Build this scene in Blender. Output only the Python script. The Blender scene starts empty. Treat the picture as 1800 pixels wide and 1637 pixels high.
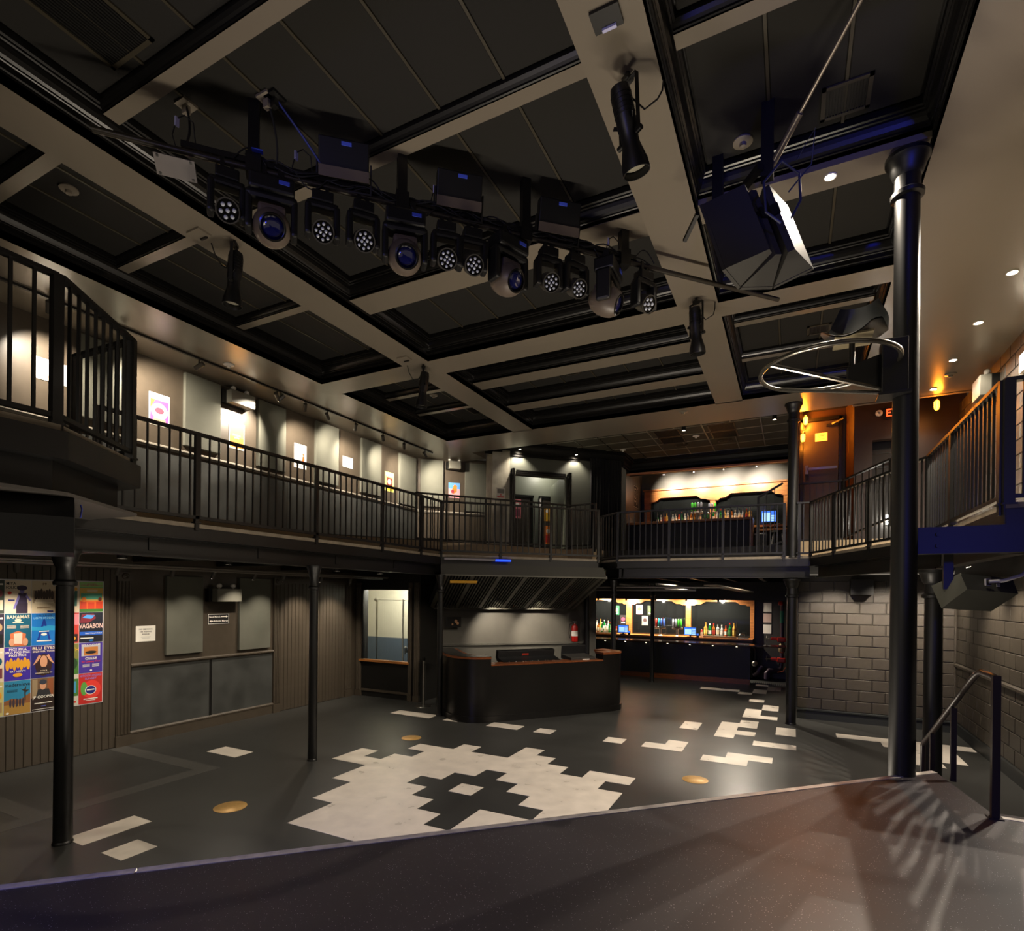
import bpy, bmesh, math, random
from mathutils import Vector, Matrix
random.seed(7)
S = bpy.context.scene
COL = S.collection
PI = math.pi
# ------------------------------------------------------------------ camera
cam = bpy.data.cameras.new('camera'); camo = bpy.data.objects.new('camera', cam); COL.objects.link(camo)
cam.sensor_fit = 'HORIZONTAL'; cam.sensor_width = 36.0
cam.lens = 19.461; cam.shift_y = 0.12693; cam.clip_start = 0.02; cam.clip_end = 120
camo.matrix_world = (Matrix.Translation((0, 0, 2.306)) @ Matrix.Rotation(0.46838, 4, 'Z')
                     @ Matrix.Rotation(PI/2, 4, 'X') @ Matrix.Rotation(0.01011, 4, 'Z'))
S.camera = camo
# ------------------------------------------------------------------ world, exposure
w = bpy.data.worlds.new('dim_house'); S.world = w; w.use_nodes = True
w.node_tree.nodes['Background'].inputs[0].default_value = (1.0, 0.86, 0.68, 1)
w.node_tree.nodes['Background'].inputs[1].default_value = 0.06
S.view_settings.view_transform = 'Standard'; S.view_settings.look = 'None'
S.view_settings.gamma = 1.0; S.view_settings.use_curve_mapping = False
S.view_settings.exposure = 1.72
S.cycles.max_bounces = 8; S.cycles.diffuse_bounces = 5; S.cycles.glossy_bounces = 4
S.cycles.sample_clamp_indirect = 4.0; S.cycles.caustics_reflective = False; S.cycles.caustics_refractive = False
WARM = (1.0, 0.87, 0.70); NEUT = (1.0, 0.93, 0.82); BLUE = (0.03, 0.05, 1.0); AMBER = (1.0, 0.27, 0.015)

def spot(loc, aim, watts, deg=70, col=WARM, blend=0.6, r=0.04, name='lamp_beam'):
    l = bpy.data.lights.new(name, 'SPOT'); l.energy = watts; l.color = col
    l.spot_size = math.radians(deg); l.spot_blend = blend; l.shadow_soft_size = r
    o = bpy.data.objects.new(name, l); COL.objects.link(o); o.location = loc
    o.rotation_euler = (Vector(aim) - Vector(loc)).to_track_quat('-Z', 'Y').to_euler()
    return o
def point(loc, watts, col=WARM, r=0.05, name='lamp_bulb'):
    l = bpy.data.lights.new(name, 'POINT'); l.energy = watts; l.color = col; l.shadow_soft_size = r
    o = bpy.data.objects.new(name, l); COL.objects.link(o); o.location = loc; return o
def area(loc, aim, watts, sx, sy, col=WARM, name='soft_wash'):
    l = bpy.data.lights.new(name, 'AREA'); l.energy = watts; l.color = col; l.shape = 'RECTANGLE'
    l.size = sx; l.size_y = sy
    o = bpy.data.objects.new(name, l); COL.objects.link(o); o.location = loc
    o.rotation_euler = (Vector(aim) - Vector(loc)).to_track_quat('-Z', 'Y').to_euler()
    return o
LB = 1.0
# blue LED wash of the stage behind the camera, and an unseen warm fill lamp added for the room
spot((2.0, -1.6, 4.6), (0.25, 5.3, 5.95), 170, 24, BLUE, 0.8, 0.15, 'stage_blue_beam')
spot((-1.5, -2.2, 4.8), (-2.6, 3.8, 5.5), 40, 50, BLUE, 0.9, 0.2, 'stage_blue_beam')
spot((2.1, 1.2, 3.4), (1.9, 3.4, 0.9), 30, 70, BLUE, 0.9, 0.2, 'stage_blue_beam')
spot((-3.6, -2.8, 3.2), (-2.6, 2.2, 0.9), 130, 50, BLUE, 0.9, 0.2, 'stage_blue_beam')
spot((2.3, -1.5, 3.0), (1.75, 5.5, 3.15), 46, 24, BLUE, .6, .15, 'stage_blue_beam')
area((-3.2, -3.2, 4.2), (-3.6, 7, 4.2), 14, 3.0, 1.5, WARM, 'room_fill')
# unseen lamps added below the stage edge, imitating floor bounce onto the ceiling
for _x, _y, _w in ((-3.6, 2.9, 13), (-1.9, 4.5, 22), (-.4, 6.0, 24)):
    area((_x, _y, 0.35), (_x-.05, _y+.05, 5.8), _w, 1.2, .3, WARM, 'bounce_fill').data.spread = math.radians(150)
spot((-1.0, 5.3, .35), (-2.6, 12.6, 6.2), 120, 58, WARM, .9, .25, 'bounce_fill')
spot((-3.0, 3.5, .35), (-5.0, 8.6, 5.87), 60, 62, WARM, .9, .25, 'bounce_fill')
# ------------------------------------------------------------------ helpers
def srgb(c):
    out = []
    for v in c:
        v = v/255.0
        out.append(v/12.92 if v <= 0.04045 else ((v+0.055)/1.055)**2.4)
    return tuple(out)
MATS = {}
def M(name, rgb, rough=0.5, metal=0.0, var=0.0, scale=6.0, bump=0.0, bscale=60.0, emit=None, es=0.0, stretch=None, spec=0.5, trans=0.0, alpha=1.0, coat=0.0, rvar=0.0):
    if name in MATS: return MATS[name]
    m = bpy.data.materials.new(name); m.use_nodes = True
    nt = m.node_tree; b = nt.nodes['Principled BSDF']
    c = srgb(rgb) + (1,)
    b.inputs['Base Color'].default_value = c
    b.inputs['Roughness'].default_value = rough; b.inputs['Metallic'].default_value = metal
    b.inputs['Specular IOR Level'].default_value = spec
    if coat: b.inputs['Coat Weight'].default_value = coat; b.inputs['Coat Roughness'].default_value = 0.15
    if trans: b.inputs['Transmission Weight'].default_value = trans
    if alpha < 1: b.inputs['Alpha'].default_value = alpha
    if emit is not None:
        b.inputs['Emission Color'].default_value = tuple(emit) + (1,); b.inputs['Emission Strength'].default_value = es
    if var or bump or rvar:
        tc = nt.nodes.new('ShaderNodeTexCoord'); mp = nt.nodes.new('ShaderNodeMapping')
        nt.links.new(tc.outputs['Object'], mp.inputs[0])
        if stretch: mp.inputs['Scale'].default_value = stretch
        if var or rvar:
            n = nt.nodes.new('ShaderNodeTexNoise'); n.inputs['Scale'].default_value = scale; n.inputs['Detail'].default_value = 6
            nt.links.new(mp.outputs[0], n.inputs['Vector'])
        if var:
            r = nt.nodes.new('ShaderNodeValToRGB'); e = r.color_ramp.elements
            e[0].position = 0.3; e[1].position = 0.7
            e[0].color = tuple(max(0, x*(1-var)) for x in c[:3]) + (1,); e[1].color = tuple(min(1, x*(1+var)) for x in c[:3]) + (1,)
            nt.links.new(n.outputs[0], r.inputs[0]); nt.links.new(r.outputs[0], b.inputs['Base Color'])
        if rvar:
            mr = nt.nodes.new('ShaderNodeMapRange'); mr.inputs[1].default_value = 0.3; mr.inputs[2].default_value = 0.7
            mr.inputs[3].default_value = max(0.02, rough-rvar); mr.inputs[4].default_value = min(1, rough+rvar)
            nt.links.new(n.outputs[0], mr.inputs[0]); nt.links.new(mr.outputs[0], b.inputs['Roughness'])
        if bump:
            n2 = nt.nodes.new('ShaderNodeTexNoise'); n2.inputs['Scale'].default_value = bscale; n2.inputs['Detail'].default_value = 4
            nt.links.new(mp.outputs[0], n2.inputs['Vector'])
            bp = nt.nodes.new('ShaderNodeBump'); bp.inputs['Strength'].default_value = bump; bp.inputs['Distance'].default_value = 0.01
            nt.links.new(n2.outputs[0], bp.inputs['Height']); nt.links.new(bp.outputs[0], b.inputs['Normal'])
    MATS[name] = m; return m
def speckle(name, rgb, fleck, rough, scale=180.0, thr=0.72, var=0.25, rvar=0.1):
    """dark sheet floor with pale flecks and worn cloudy patches"""
    m = bpy.data.materials.new(name); m.use_nodes = True; nt = m.node_tree; b = nt.nodes['Principled BSDF']
    tc = nt.nodes.new('ShaderNodeTexCoord')
    n = nt.nodes.new('ShaderNodeTexNoise'); n.inputs['Scale'].default_value = 1.1; n.inputs['Detail'].default_value = 3
    nt.links.new(tc.outputs['Object'], n.inputs['Vector'])
    r = nt.nodes.new('ShaderNodeValToRGB'); c = srgb(rgb); e = r.color_ramp.elements
    e[0].position = .2; e[1].position = .8
    e[0].color = tuple(x*(1-var) for x in c)+(1,); e[1].color = tuple(x*(1+var) for x in c)+(1,)
    nt.links.new(n.outputs[0], r.inputs[0])
    v = nt.nodes.new('ShaderNodeTexVoronoi'); v.inputs['Scale'].default_value = scale*0.35
    nt.links.new(tc.outputs['Object'], v.inputs['Vector'])
    n3 = nt.nodes.new('ShaderNodeTexNoise'); n3.inputs['Scale'].default_value = 22
    nt.links.new(tc.outputs['Object'], n3.inputs['Vector'])
    lt = nt.nodes.new('ShaderNodeMath'); lt.operation = 'LESS_THAN'; lt.inputs[1].default_value = 0.13
    nt.links.new(v.outputs['Distance'], lt.inputs[0])
    g = nt.nodes.new('ShaderNodeMath'); g.operation = 'GREATER_THAN'; g.inputs[1].default_value = thr-0.15
    nt.links.new(n3.outputs[0], g.inputs[0])
    mu = nt.nodes.new('ShaderNodeMath'); mu.operation = 'MULTIPLY'
    nt.links.new(lt.outputs[0], mu.inputs[0]); nt.links.new(g.outputs[0], mu.inputs[1])
    mx = nt.nodes.new('ShaderNodeMix'); mx.data_type = 'RGBA'
    nt.links.new(mu.outputs[0], mx.inputs[0]); nt.links.new(r.outputs[0], mx.inputs[6]); mx.inputs[7].default_value = srgb(fleck)+(1,)
    nt.links.new(mx.outputs[2], b.inputs['Base Color'])
    mr = nt.nodes.new('ShaderNodeMapRange'); mr.inputs[1].default_value = .2; mr.inputs[2].default_value = .8
    mr.inputs[3].default_value = rough-rvar; mr.inputs[4].default_value = rough+rvar
    nt.links.new(n.outputs[0], mr.inputs[0]); nt.links.new(mr.outputs[0], b.inputs['Roughness'])
    MATS[name] = m; return m
def woodmat(name, rgb, rough=0.4, sx=(1, 12, 12)):
    m = bpy.data.materials.new(name); m.use_nodes = True; nt = m.node_tree; b = nt.nodes['Principled BSDF']
    tc = nt.nodes.new('ShaderNodeTexCoord'); mp = nt.nodes.new('ShaderNodeMapping'); mp.inputs['Scale'].default_value = sx
    nt.links.new(tc.outputs['Object'], mp.inputs[0])
    n = nt.nodes.new('ShaderNodeTexNoise'); n.inputs['Scale'].default_value = 3; n.inputs['Detail'].default_value = 8; n.inputs['Distortion'].default_value = 1.2
    nt.links.new(mp.outputs[0], n.inputs['Vector'])
    r = nt.nodes.new('ShaderNodeValToRGB'); c = srgb(rgb); e = r.color_ramp.elements; e[0].position = .3; e[1].position = .7
    e[0].color = tuple(x*.45 for x in c)+(1,); e[1].color = tuple(min(1, x*1.2) for x in c)+(1,)
    nt.links.new(n.outputs[0], r.inputs[0]); nt.links.new(r.outputs[0], b.inputs['Base Color']); b.inputs['Roughness'].default_value = rough
    MATS[name] = m; return m

class MB:
    def __init__(s): s.v = []; s.f = []; s.mi = []; s.mats = []; s.cur = 0; s.sm = []
    def use(s, m):
        if m not in s.mats: s.mats.append(m)
        s.cur = s.mats.index(m); return s
    def add(s, vs, fs, smooth=False):
        b = len(s.v); s.v += [tuple(v) for v in vs]
        for f in fs: s.f.append(tuple(b+i for i in f)); s.mi.append(s.cur); s.sm.append(smooth)
        return s
    def box(s, x0, x1, y0, y1, z0, z1, mat=None):
        vs = [Vector((x, y, z)) for z in (z0, z1) for y in (y0, y1) for x in (x0, x1)]
        if mat is not None: vs = [mat @ v for v in vs]
        return s.add(vs, [(0,2,3,1),(4,5,7,6),(0,1,5,4),(2,6,7,3),(0,4,6,2),(1,3,7,5)])
    def cbox(s, c, d, mat=None):
        return s.box(c[0]-d[0]/2, c[0]+d[0]/2, c[1]-d[1]/2, c[1]+d[1]/2, c[2]-d[2]/2, c[2]+d[2]/2, mat)
    def bbox(s, x0, x1, y0, y1, z0, z1, bev=0.01, mat=None):
        """box with chamfered vertical/horizontal edges"""
        bm = bmesh.new(); bmesh.ops.create_cube(bm, size=1)
        for v in bm.verts: v.co = Vector((x0+(v.co.x+.5)*(x1-x0), y0+(v.co.y+.5)*(y1-y0), z0+(v.co.z+.5)*(z1-z0)))
        bmesh.ops.bevel(bm, geom=list(bm.edges), offset=bev, segments=2, profile=0.6, affect='EDGES')
        bm.verts.ensure_lookup_table(); vs = [v.co.copy() for v in bm.verts]
        if mat is not None: vs = [mat @ v for v in vs]
        fs = [tuple(v.index for v in f.verts) for f in bm.faces]; bm.free(); return s.add(vs, fs)
    def beam(s, a, b, wd, ht, up=(0, 0, 1)):
        """square bar from a to b"""
        a = Vector(a); b = Vector(b); d = (b-a).normalized(); u = Vector(up)
        if abs(d.dot(u)) > 0.99: u = Vector((1, 0, 0))
        r = d.cross(u).normalized(); u = r.cross(d)
        vs = []
        for p in (a, b):
            for i, j in ((-1,-1),(1,-1),(1,1),(-1,1)): vs.append(p + r*(i*wd/2) + u*(j*ht/2))
        return s.add(vs, [(0,1,2,3),(7,6,5,4),(0,4,5,1),(1,5,6,2),(2,6,7,3),(3,7,4,0)])
    def cyl(s, a, b, r, r2=None, n=16, caps=True, smooth=True):
        a = Vector(a); b = Vector(b); d = (b-a).normalized(); r2 = r if r2 is None else r2
        u = Vector((0,0,1)) if abs(d.z) < .95 else Vector((1,0,0))
        x = d.cross(u).normalized(); y = d.cross(x)
        vs = []
        for p, rr in ((a, r), (b, r2)):
            for k in range(n):
                t = 2*PI*k/n; vs.append(p + x*(math.cos(t)*rr) + y*(math.sin(t)*rr))
        s.add(vs, [(k, (k+1) % n, n+(k+1) % n, n+k) for k in range(n)], smooth)
        if caps:
            s.add(vs[:n], [tuple(range(n-1, -1, -1))]); s.add(vs[n:], [tuple(range(n))])
        return s
    def lathe(s, prof, o=(0,0,0), axis=(0,0,1), n=24, smooth=True, a0=0.0, a1=2*PI):
        """prof: (r, h) pairs about axis"""
        o = Vector(o); d = Vector(axis).normalized(); u = Vector((0,0,1)) if abs(d.z) < .95 else Vector((1,0,0))
        x = d.cross(u).normalized(); y = d.cross(x); vs = []; full = abs(a1-a0-2*PI) < 1e-6; m = n if full else n+1
        for r, h in prof:
            for k in range(m):
                t = a0+(a1-a0)*k/n; vs.append(o + d*h + x*(math.cos(t)*r) + y*(math.sin(t)*r))
        fs = []
        for i in range(len(prof)-1):
            for k in range(n):
                k2 = (k+1) % m; fs.append((i*m+k, i*m+k2, (i+1)*m+k2, (i+1)*m+k))
        return s.add(vs, fs, smooth)
    def tube(s, pts, r, n=8, closed=False, smooth=True):
        pts = [Vector(p) for p in pts]; N = len(pts); vs = []; prev = None
        for i, p in enumerate(pts):
            if closed: t = (pts[(i+1) % N]-pts[i-1]).normalized()
            else: t = (pts[min(i+1, N-1)]-pts[max(i-1, 0)]).normalized()
            u = Vector((0,0,1)) if prev is None else prev
            x = t.cross(u)
            if x.length < 1e-4: x = t.cross(Vector((1,0,0)))
            x.normalize(); y = x.cross(t); prev = y
            for k in range(n):
                a = 2*PI*k/n; vs.append(p + x*(math.cos(a)*r) + y*(math.sin(a)*r))
        fs = []
        for i in range(N if closed else N-1):
            j = (i+1) % N
            for k in range(n): fs.append((i*n+k, i*n+(k+1) % n, j*n+(k+1) % n, j*n+k))
        s.add(vs, fs, smooth)
        if not closed: s.add(vs[:n], [tuple(range(n-1,-1,-1))]); s.add(vs[-n:], [tuple(range(n))])
        return s
    def prism(s, poly, z0, z1, mat=None):
        """xy polygon extruded z0..z1"""
        n = len(poly)
        if sum(poly[i][0]*poly[(i+1) % n][1]-poly[(i+1) % n][0]*poly[i][1] for i in range(n)) < 0: poly = poly[::-1]
        vs = [Vector((x, y, z0)) for x, y in poly] + [Vector((x, y, z1)) for x, y in poly]
        if mat is not None: vs = [mat @ v for v in vs]
        return s.add(vs, [tuple(range(n-1,-1,-1)), tuple(range(n, 2*n))] + [(i, (i+1) % n, n+(i+1) % n, n+i) for i in range(n)])
    def extr(s, prof, a, b, inn):
        """profile (in, z) swept from a to b; in = horizontal offset along vector inn"""
        a = Vector(a); b = Vector(b); inn = Vector(inn); n = len(prof); vs = []
        for p in (a, b):
            for q, z in prof: vs.append(p + inn*q + Vector((0,0,z)))
        return s.add(vs, [(i, i+1, n+i+1, n+i) for i in range(n-1)])
    def sphere(s, c, r, n=14, mat=None, sc=(1,1,1)):
        prof = []; m = n//2+1
        vs = []; c = Vector(c)
        for i in range(m+1):
            ph = -PI/2+PI*i/m
            for k in range(n):
                t = 2*PI*k/n; p = Vector((math.cos(ph)*math.cos(t)*r*sc[0], math.cos(ph)*math.sin(t)*r*sc[1], math.sin(ph)*r*sc[2]))
                vs.append(c + (mat @ p if mat is not None else p))
        return s.add(vs, [(i*n+k, i*n+(k+1) % n, (i+1)*n+(k+1) % n, (i+1)*n+k) for i in range(m) for k in range(n)], True)
    def mesh(s, name, off=None):
        me = bpy.data.meshes.new(name)
        vs = s.v if off is None else [(v[0]-off[0], v[1]-off[1], v[2]-off[2]) for v in s.v]
        me.from_pydata(vs, [], s.f)
        for m in s.mats: me.materials.append(m)
        me.polygons.foreach_set('material_index', s.mi); me.polygons.foreach_set('use_smooth', s.sm)
        me.update()
        if any(s.sm): me.set_sharp_from_angle(angle=math.radians(38))
        return me
    def build(s, name, mat=None, parent=None, world=True):
        if mat is not None and not s.mats: s.mats = [mat]
        off = parent.get('_o') if (parent is not None and world) else None
        o = bpy.data.objects.new(name, s.mesh(name, off)); COL.objects.link(o)
        if parent is not None:
            o.parent = parent
            if '_o' in parent: o['_o'] = list(parent['_o'])
        return o
def org(o, loc): o['_o'] = list(loc)
def thing(name, label, cat, loc=(0,0,0), rz=0.0, group=None, kind=None):
    o = bpy.data.objects.new(name, None); COL.objects.link(o); o.location = loc; o.rotation_euler = (0, 0, rz)
    o.empty_display_size = 0.1; o['_o'] = list(loc)
    if label: o['label'] = label
    if cat: o['category'] = cat
    if group: o['group'] = group
    if kind: o['kind'] = kind
    return o
def tag(o, label, cat=None, group=None, kind=None):
    o['label'] = label
    if cat: o['category'] = cat
    if group: o['group'] = group
    if kind: o['kind'] = kind
    return o
def struct(mb, name, mat=None, label=None, parent=None):
    o = mb.build(name, mat, parent)
    if parent is None:
        o['kind'] = 'structure'
        if label: o['label'] = label
    return o
def copytree(o, loc=None, rot=None, parent=None, label=None, group=None):
    c = o.copy(); COL.objects.link(c)
    if parent is not None: c.parent = parent
    if loc is not None: c.location = loc
    if rot is not None: c.rotation_euler = rot
    if label: c['label'] = label
    if group: c['group'] = group
    for ch in o.children: copytree(ch, parent=c)
    return c
def piece(me, name, parent, loc, rot=None):
    o = bpy.data.objects.new(name, me); COL.objects.link(o); o.parent = parent
    po = parent.get('_o', [0,0,0]); o.location = (loc[0]-po[0], loc[1]-po[1], loc[2]-po[2])
    if rot is not None: o.rotation_euler = rot
    return o
_tc = {}
def text_mesh(body, size, align='CENTER', bold=False):
    """triangles of a line of lettering in the xy plane, centred"""
    key = (body, size, align, bold)
    if key in _tc: return _tc[key]
    c = bpy.data.curves.new('lettering', 'FONT'); c.body = body; c.size = size; c.align_x = align; c.align_y = 'CENTER'
    c.resolution_u = 2
    if bold: c.offset = size*0.018
    o = bpy.data.objects.new('lettering_tmp', c); COL.objects.link(o)
    dg = bpy.context.evaluated_depsgraph_get(); me = bpy.data.meshes.new_from_object(o.evaluated_get(dg))
    vs = [v.co.copy() for v in me.vertices]; fs = [tuple(p.vertices) for p in me.polygons]
    bpy.data.objects.remove(o); bpy.data.curves.remove(c); bpy.data.meshes.remove(me)
    _tc[key] = (vs, fs); return vs, fs
def put_text(mb, m, body, size, mat, width=None, bold=False):
    """mat: 4x4 that maps the lettering plane into place"""
    vs, fs = text_mesh(body, size, 'CENTER', bold)
    if width and vs:
        x = max(v.x for v in vs)-min(v.x for v in vs)
        if x > 1e-5: k = width/x; vs = [Vector((v.x*k, v.y, v.z)) for v in vs]
    mb.use(m); mb.add([mat @ v for v in vs], fs); return mb
def frame(o, x, y):
    """matrix with axes x (right), y (up) at o"""
    x = Vector(x).normalized(); y = Vector(y).normalized(); z = x.cross(y)
    return Matrix(((x.x, y.x, z.x, o[0]), (x.y, y.y, z.y, o[1]), (x.z, y.z, z.z, o[2]), (0,0,0,1)))
# ------------------------------------------------------------------ materials of the shell
FLOOR = speckle('floor_sheet', (50, 50, 48), (86, 85, 80), 0.36, 200, 0.86, 0.14, 0.04)
STAGEM = speckle('stage_sheet', (45, 40, 43), (170, 166, 174), 0.46, 220, 0.62, 0.14, 0.05)
TERR = speckle('terrazzo_band', (66, 65, 62), (150, 148, 140), 0.4, 330, 0.55, 0.2, 0.08)
INLAY = M('pale_tile', (214, 205, 192), 0.34, var=0.10, scale=5, rvar=0.08)
SOFFIT = M('soffit_paint', (110, 102, 90), 0.28, var=0.03, scale=1)
CROWN = M('crown_black', (12, 11, 10), 0.30)
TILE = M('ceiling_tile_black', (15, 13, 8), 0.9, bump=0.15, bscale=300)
GRIDB = M('grid_bar_paint', (52, 47, 36), 0.42)
WALLB = M('wall_brown', (72, 64, 54), 0.38, var=0.08, scale=8, bump=0.03, bscale=120)
WALLG = M('wall_grey', (92, 89, 82), 0.45, var=0.10, scale=3, bump=0.03, bscale=50)
BLACKW = M('wall_black', (14, 13, 11), 0.5)
BLACK = M('black_steel', (11, 10, 9), 0.40, var=0.15, scale=20)
BLACKG = M('black_gloss', (10, 10, 9), 0.22)
PLASTIC = M('black_plastic', (13, 13, 14), 0.40)
RUBBER = M('rubber_black', (14, 14, 14), 0.7)
SLAB = M('slab_edge', (120, 110, 95), 0.6, var=0.2, scale=12)
RISER = M('riser_beige', (150, 132, 104), 0.55, var=0.12, scale=9)
CMU = M('block_paint', (66, 60, 52), 0.34, var=0.10, scale=14, bump=0.55, bscale=140)
CMUJ = M('joint_paint', (46, 41, 36), 0.4, bump=0.2, bscale=160)
PANELF = M('panel_cloth', (92, 92, 82), 0.9, bump=0.2, bscale=420, var=0.05, scale=4)
KICK = M('kick_plate', (62, 63, 61), 0.42, var=0.20, scale=3, rvar=0.12)
STEEL = M('steel', (170, 168, 162), 0.28, 1.0)
WHITE = M('white_plastic', (214, 210, 202), 0.45)
PAPER = M('paper_white', (226, 222, 212), 0.7)
WOOD = woodmat('bar_oak', (176, 112, 56), 0.38)
WOODD = woodmat('rim_oak', (120, 66, 34), 0.3)
GLASS = M('dark_glass', (14, 16, 18), 0.04, spec=0.8)

# ------------------------------------------------------------------ floor and stage
U0 = 0.3048; OX, OY = -3.5808, 5.4700
g = lambda i, j: (OX+U0*i, OY+U0*j)
floor = struct(MB().box(-10.6, 3.2, -4.6, 19.2, -0.12, 0.0), 'floor', FLOOR, 'dark slate sheet floor of the hall')
def inside(poly, x, y):
    c = False; n = len(poly)
    for i in range(n):
        x1, y1 = poly[i]; x2, y2 = poly[(i+1) % n]
        if (y1 > y) != (y2 > y) and x < (x2-x1)*(y-y1)/(y2-y1)+x1: c = not c
    return c
def cells(outer, hole=None, keep=None):
    xs = [p[0] for p in outer]; ys = [p[1] for p in outer]; out = []
    for i in range(min(xs), max(xs)):
        for j in range(min(ys), max(ys)):
            if inside(outer, i+.5, j+.5) and not (hole and inside(hole, i+.5, j+.5) and not (keep and keep(i, j))): out.append((i, j))
    return out
def inlay(cl):
    mb = MB(); cs = set(cl); ht = 0.0025
    for (i, j) in cl:
        a = g(i, j); b = g(i+1, j+1)
        mb.add([(a[0],a[1],ht),(b[0],a[1],ht),(b[0],b[1],ht),(a[0],b[1],ht)], [(0,1,2,3)])
        for d, (p, q) in {(-1,0): ((a[0],b[1]),(a[0],a[1])), (1,0): ((b[0],a[1]),(b[0],b[1])), (0,-1): ((a[0],a[1]),(b[0],a[1])), (0,1): ((b[0],b[1]),(a[0],b[1]))}.items():
            if (i+d[0], j+d[1]) not in cs: mb.add([(p[0],p[1],0),(q[0],q[1],0),(q[0],q[1],ht),(p[0],p[1],ht)], [(0,1,2,3)])
    return mb.build('floor_tile', INLAY, floor)
big = [(-7,1),(-7,3),(-6,3),(-6,2),(-5,2),(-5,3),(-4,3),(-4,4),(-5,4),(-5,5),(-3,5),(-3,6),(-2,6),(-2,5),(0,5),(0,7),(1,7),(1,6),(2,6),(2,5),(3,5),(3,4),(4,4),(4,5),(6,5),(6,4),(5,4),(5,3),(6,3),(6,1),(7,1),(7,0),(6,0),(6,-2),(5,-2),(5,-4),(3,-4),(3,-6),(0,-6),(0,-5),(-3,-5),(-3,-3),(-4,-3),(-4,-1),(-5,-1),(-5,1)]
hole = [(-2,0),(-2,1),(-1,1),(-1,2),(0,2),(0,3),(1,3),(1,2),(2,2),(2,1),(3,1),(3,0),(4,0),(4,-1),(2,-1),(2,-3),(1,-3),(1,-2),(0,-2),(0,-1),(-1,-1),(-1,0)]
bc = cells(big, hole); inlay(bc); inlay([(0,0)])
R = lambda i0, i1, j0, j1: [(i, j) for i in range(i0, i1) for j in range(j0, j1)]
for cl in [R(3,4,10,11), R(5,7,10,11)+[(6,11)], R(6,7,15,17), R(8,9,14,18)+R(9,10,17,19)+R(9,10,15,16), R(9,10,20,23)+[(10,20)], R(10,11,23,25), [(9,26)],
           R(5,8,30,31), [(8,29)], R(9,10,30,32), R(10,11,32,34), [(9,34)], R(11,12,16,18), R(10,12,13,14), R(8,10,9,10)+R(9,11,10,11),
           R(-8,-7,-9,-7), [(-6,-9)], R(-13,-11,-1,0), R(-11,-8,10,11), [(-7,10)], R(-4,-2,10,11), [(-1,10)],
           R(14,20,17,18)+R(16,19,16,17)+R(17,19,14,16), R(16,18,13,14), [(7,1)]]: inlay(cl)
BRASS = M('brass_disc', (188, 148, 84), 0.4, 0.35, var=0.12, scale=30)
for k, (x, y, r) in enumerate([(-5.368, 3.954, .165), (-5.438, 7.216, .158), (-1.072, 7.298, .158)]):
    o = MB().lathe([(0.0001, .005), (r-.012, .005), (r-.010, .0035), (r, .0035), (r, 0)], (x, y, 0), n=40).build('floor_disc', BRASS)
    tag(o, ['round brass floor plate nearest the left front column', 'round brass floor plate between the mixing booth and the pale tile figure', 'round brass floor plate right of the pale tile figure'][k], 'floor plate', 'brass plates in the floor')
for (x0, x1, y0, y1) in [(-8.88, -6.7, 4.55, 4.78), (-6.93, -6.7, 2.0, 4.55), (-8.88, -6.93, 2.75, 2.95)]:
    MB().box(x0, x1, y0, y1, 0, 0.0012).build('floor_band', TERR, floor)
stage = thing('stage', 'low raised stage with black speckled top and worn pale metal edging', 'stage', (-1.0, 1.5, 0), kind='structure')
SP = [(-8.9, -4.30), (1.06, 5.585), (1.20, 4.62), (2.52, 4.55), (2.52, -4.6), (-8.9, -4.6)]
MB().prism(SP, 0.0, 0.885).build('stage_body', BLACKW, stage)
MB().prism(SP, 0.885, 0.900).build('stage_top', STAGEM, stage)
EDGE = M('edging_metal', (190, 184, 176), 0.45, 0.3, var=0.2, scale=18)
d = Vector((1, 0.9925, 0)).normalized(); nrm = Vector((-d.y, d.x, 0))
a = Vector((-8.9, -4.30, 0.893)); b = Vector((1.06, 5.585, 0.893)); L = (b-a).length
nseg = 5
for k in range(nseg):
    p = a + d*(L*k/nseg + .004); q = a + d*(L*(k+1)/nseg - .004)
    MB().beam(p + nrm*0.012, q + nrm*0.012, 0.05, 0.022).build('edge_strip', EDGE, stage)
MB().beam((1.19, 4.63, .893), (2.5, 4.56, .893), 0.05, 0.02).build('edge_strip', EDGE, stage)
# steps down from the stage at the right, beside the rail
for k in range(3):
    MB().prism([(1.22, 5.05+.28*k), (2.45, 5.0+.28*k), (2.45, 5.28+.28*k), (1.22, 5.33+.28*k)], 0, 0.66-.22*k).build('stage_step', STAGEM, stage)
MB().prism([(1.21, 4.63), (2.5, 4.57), (2.45, 5.0), (1.22, 5.05)], 0, 0.80).build('stage_step', STAGEM, stage)

# ------------------------------------------------------------------ ceiling
ZS, ZP = 5.87, 6.22
ceil = MB()
for (x0, x1, y0, y1) in [(-9.1, -7.18, -4.6, 12.6), (-5.46, -5.0, -4.6, 10.8), (-1.29, -.83, -4.6, 10.8), (.965, 2.9, -4.6, 11.9),
                         (-7.18, -5.46, 6.93, 7.42), (-5.0, -1.29, 6.95, 7.45), (-.83, .965, 7.08, 7.45), (-7.18, .965, 10.76, 11.9)]:
    ceil.box(x0, x1, y0, y1, ZS, 6.6)
ceiling = struct(ceil, 'ceiling', SOFFIT, 'coffered ceiling with grey soffits and black crowns')
MB().box(-9.4, 3.2, -4.6, 11.9, ZP+.02, ZP+.10).build('ceiling_deck', BLACKW, ceiling)
LOW = [(0, 0), (0, .085), (.010, .085), (.010, .098), (.022, .104), (.022, .112)]
UP = [(.022, .112), (.022, .150), (.030, .156), (.030, .170), (.045, .185), (.062, .215), (.070, .245), (.070, .262), (.082, .268), (.082, .285), (.098, .292), (.098, .35)]
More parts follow.
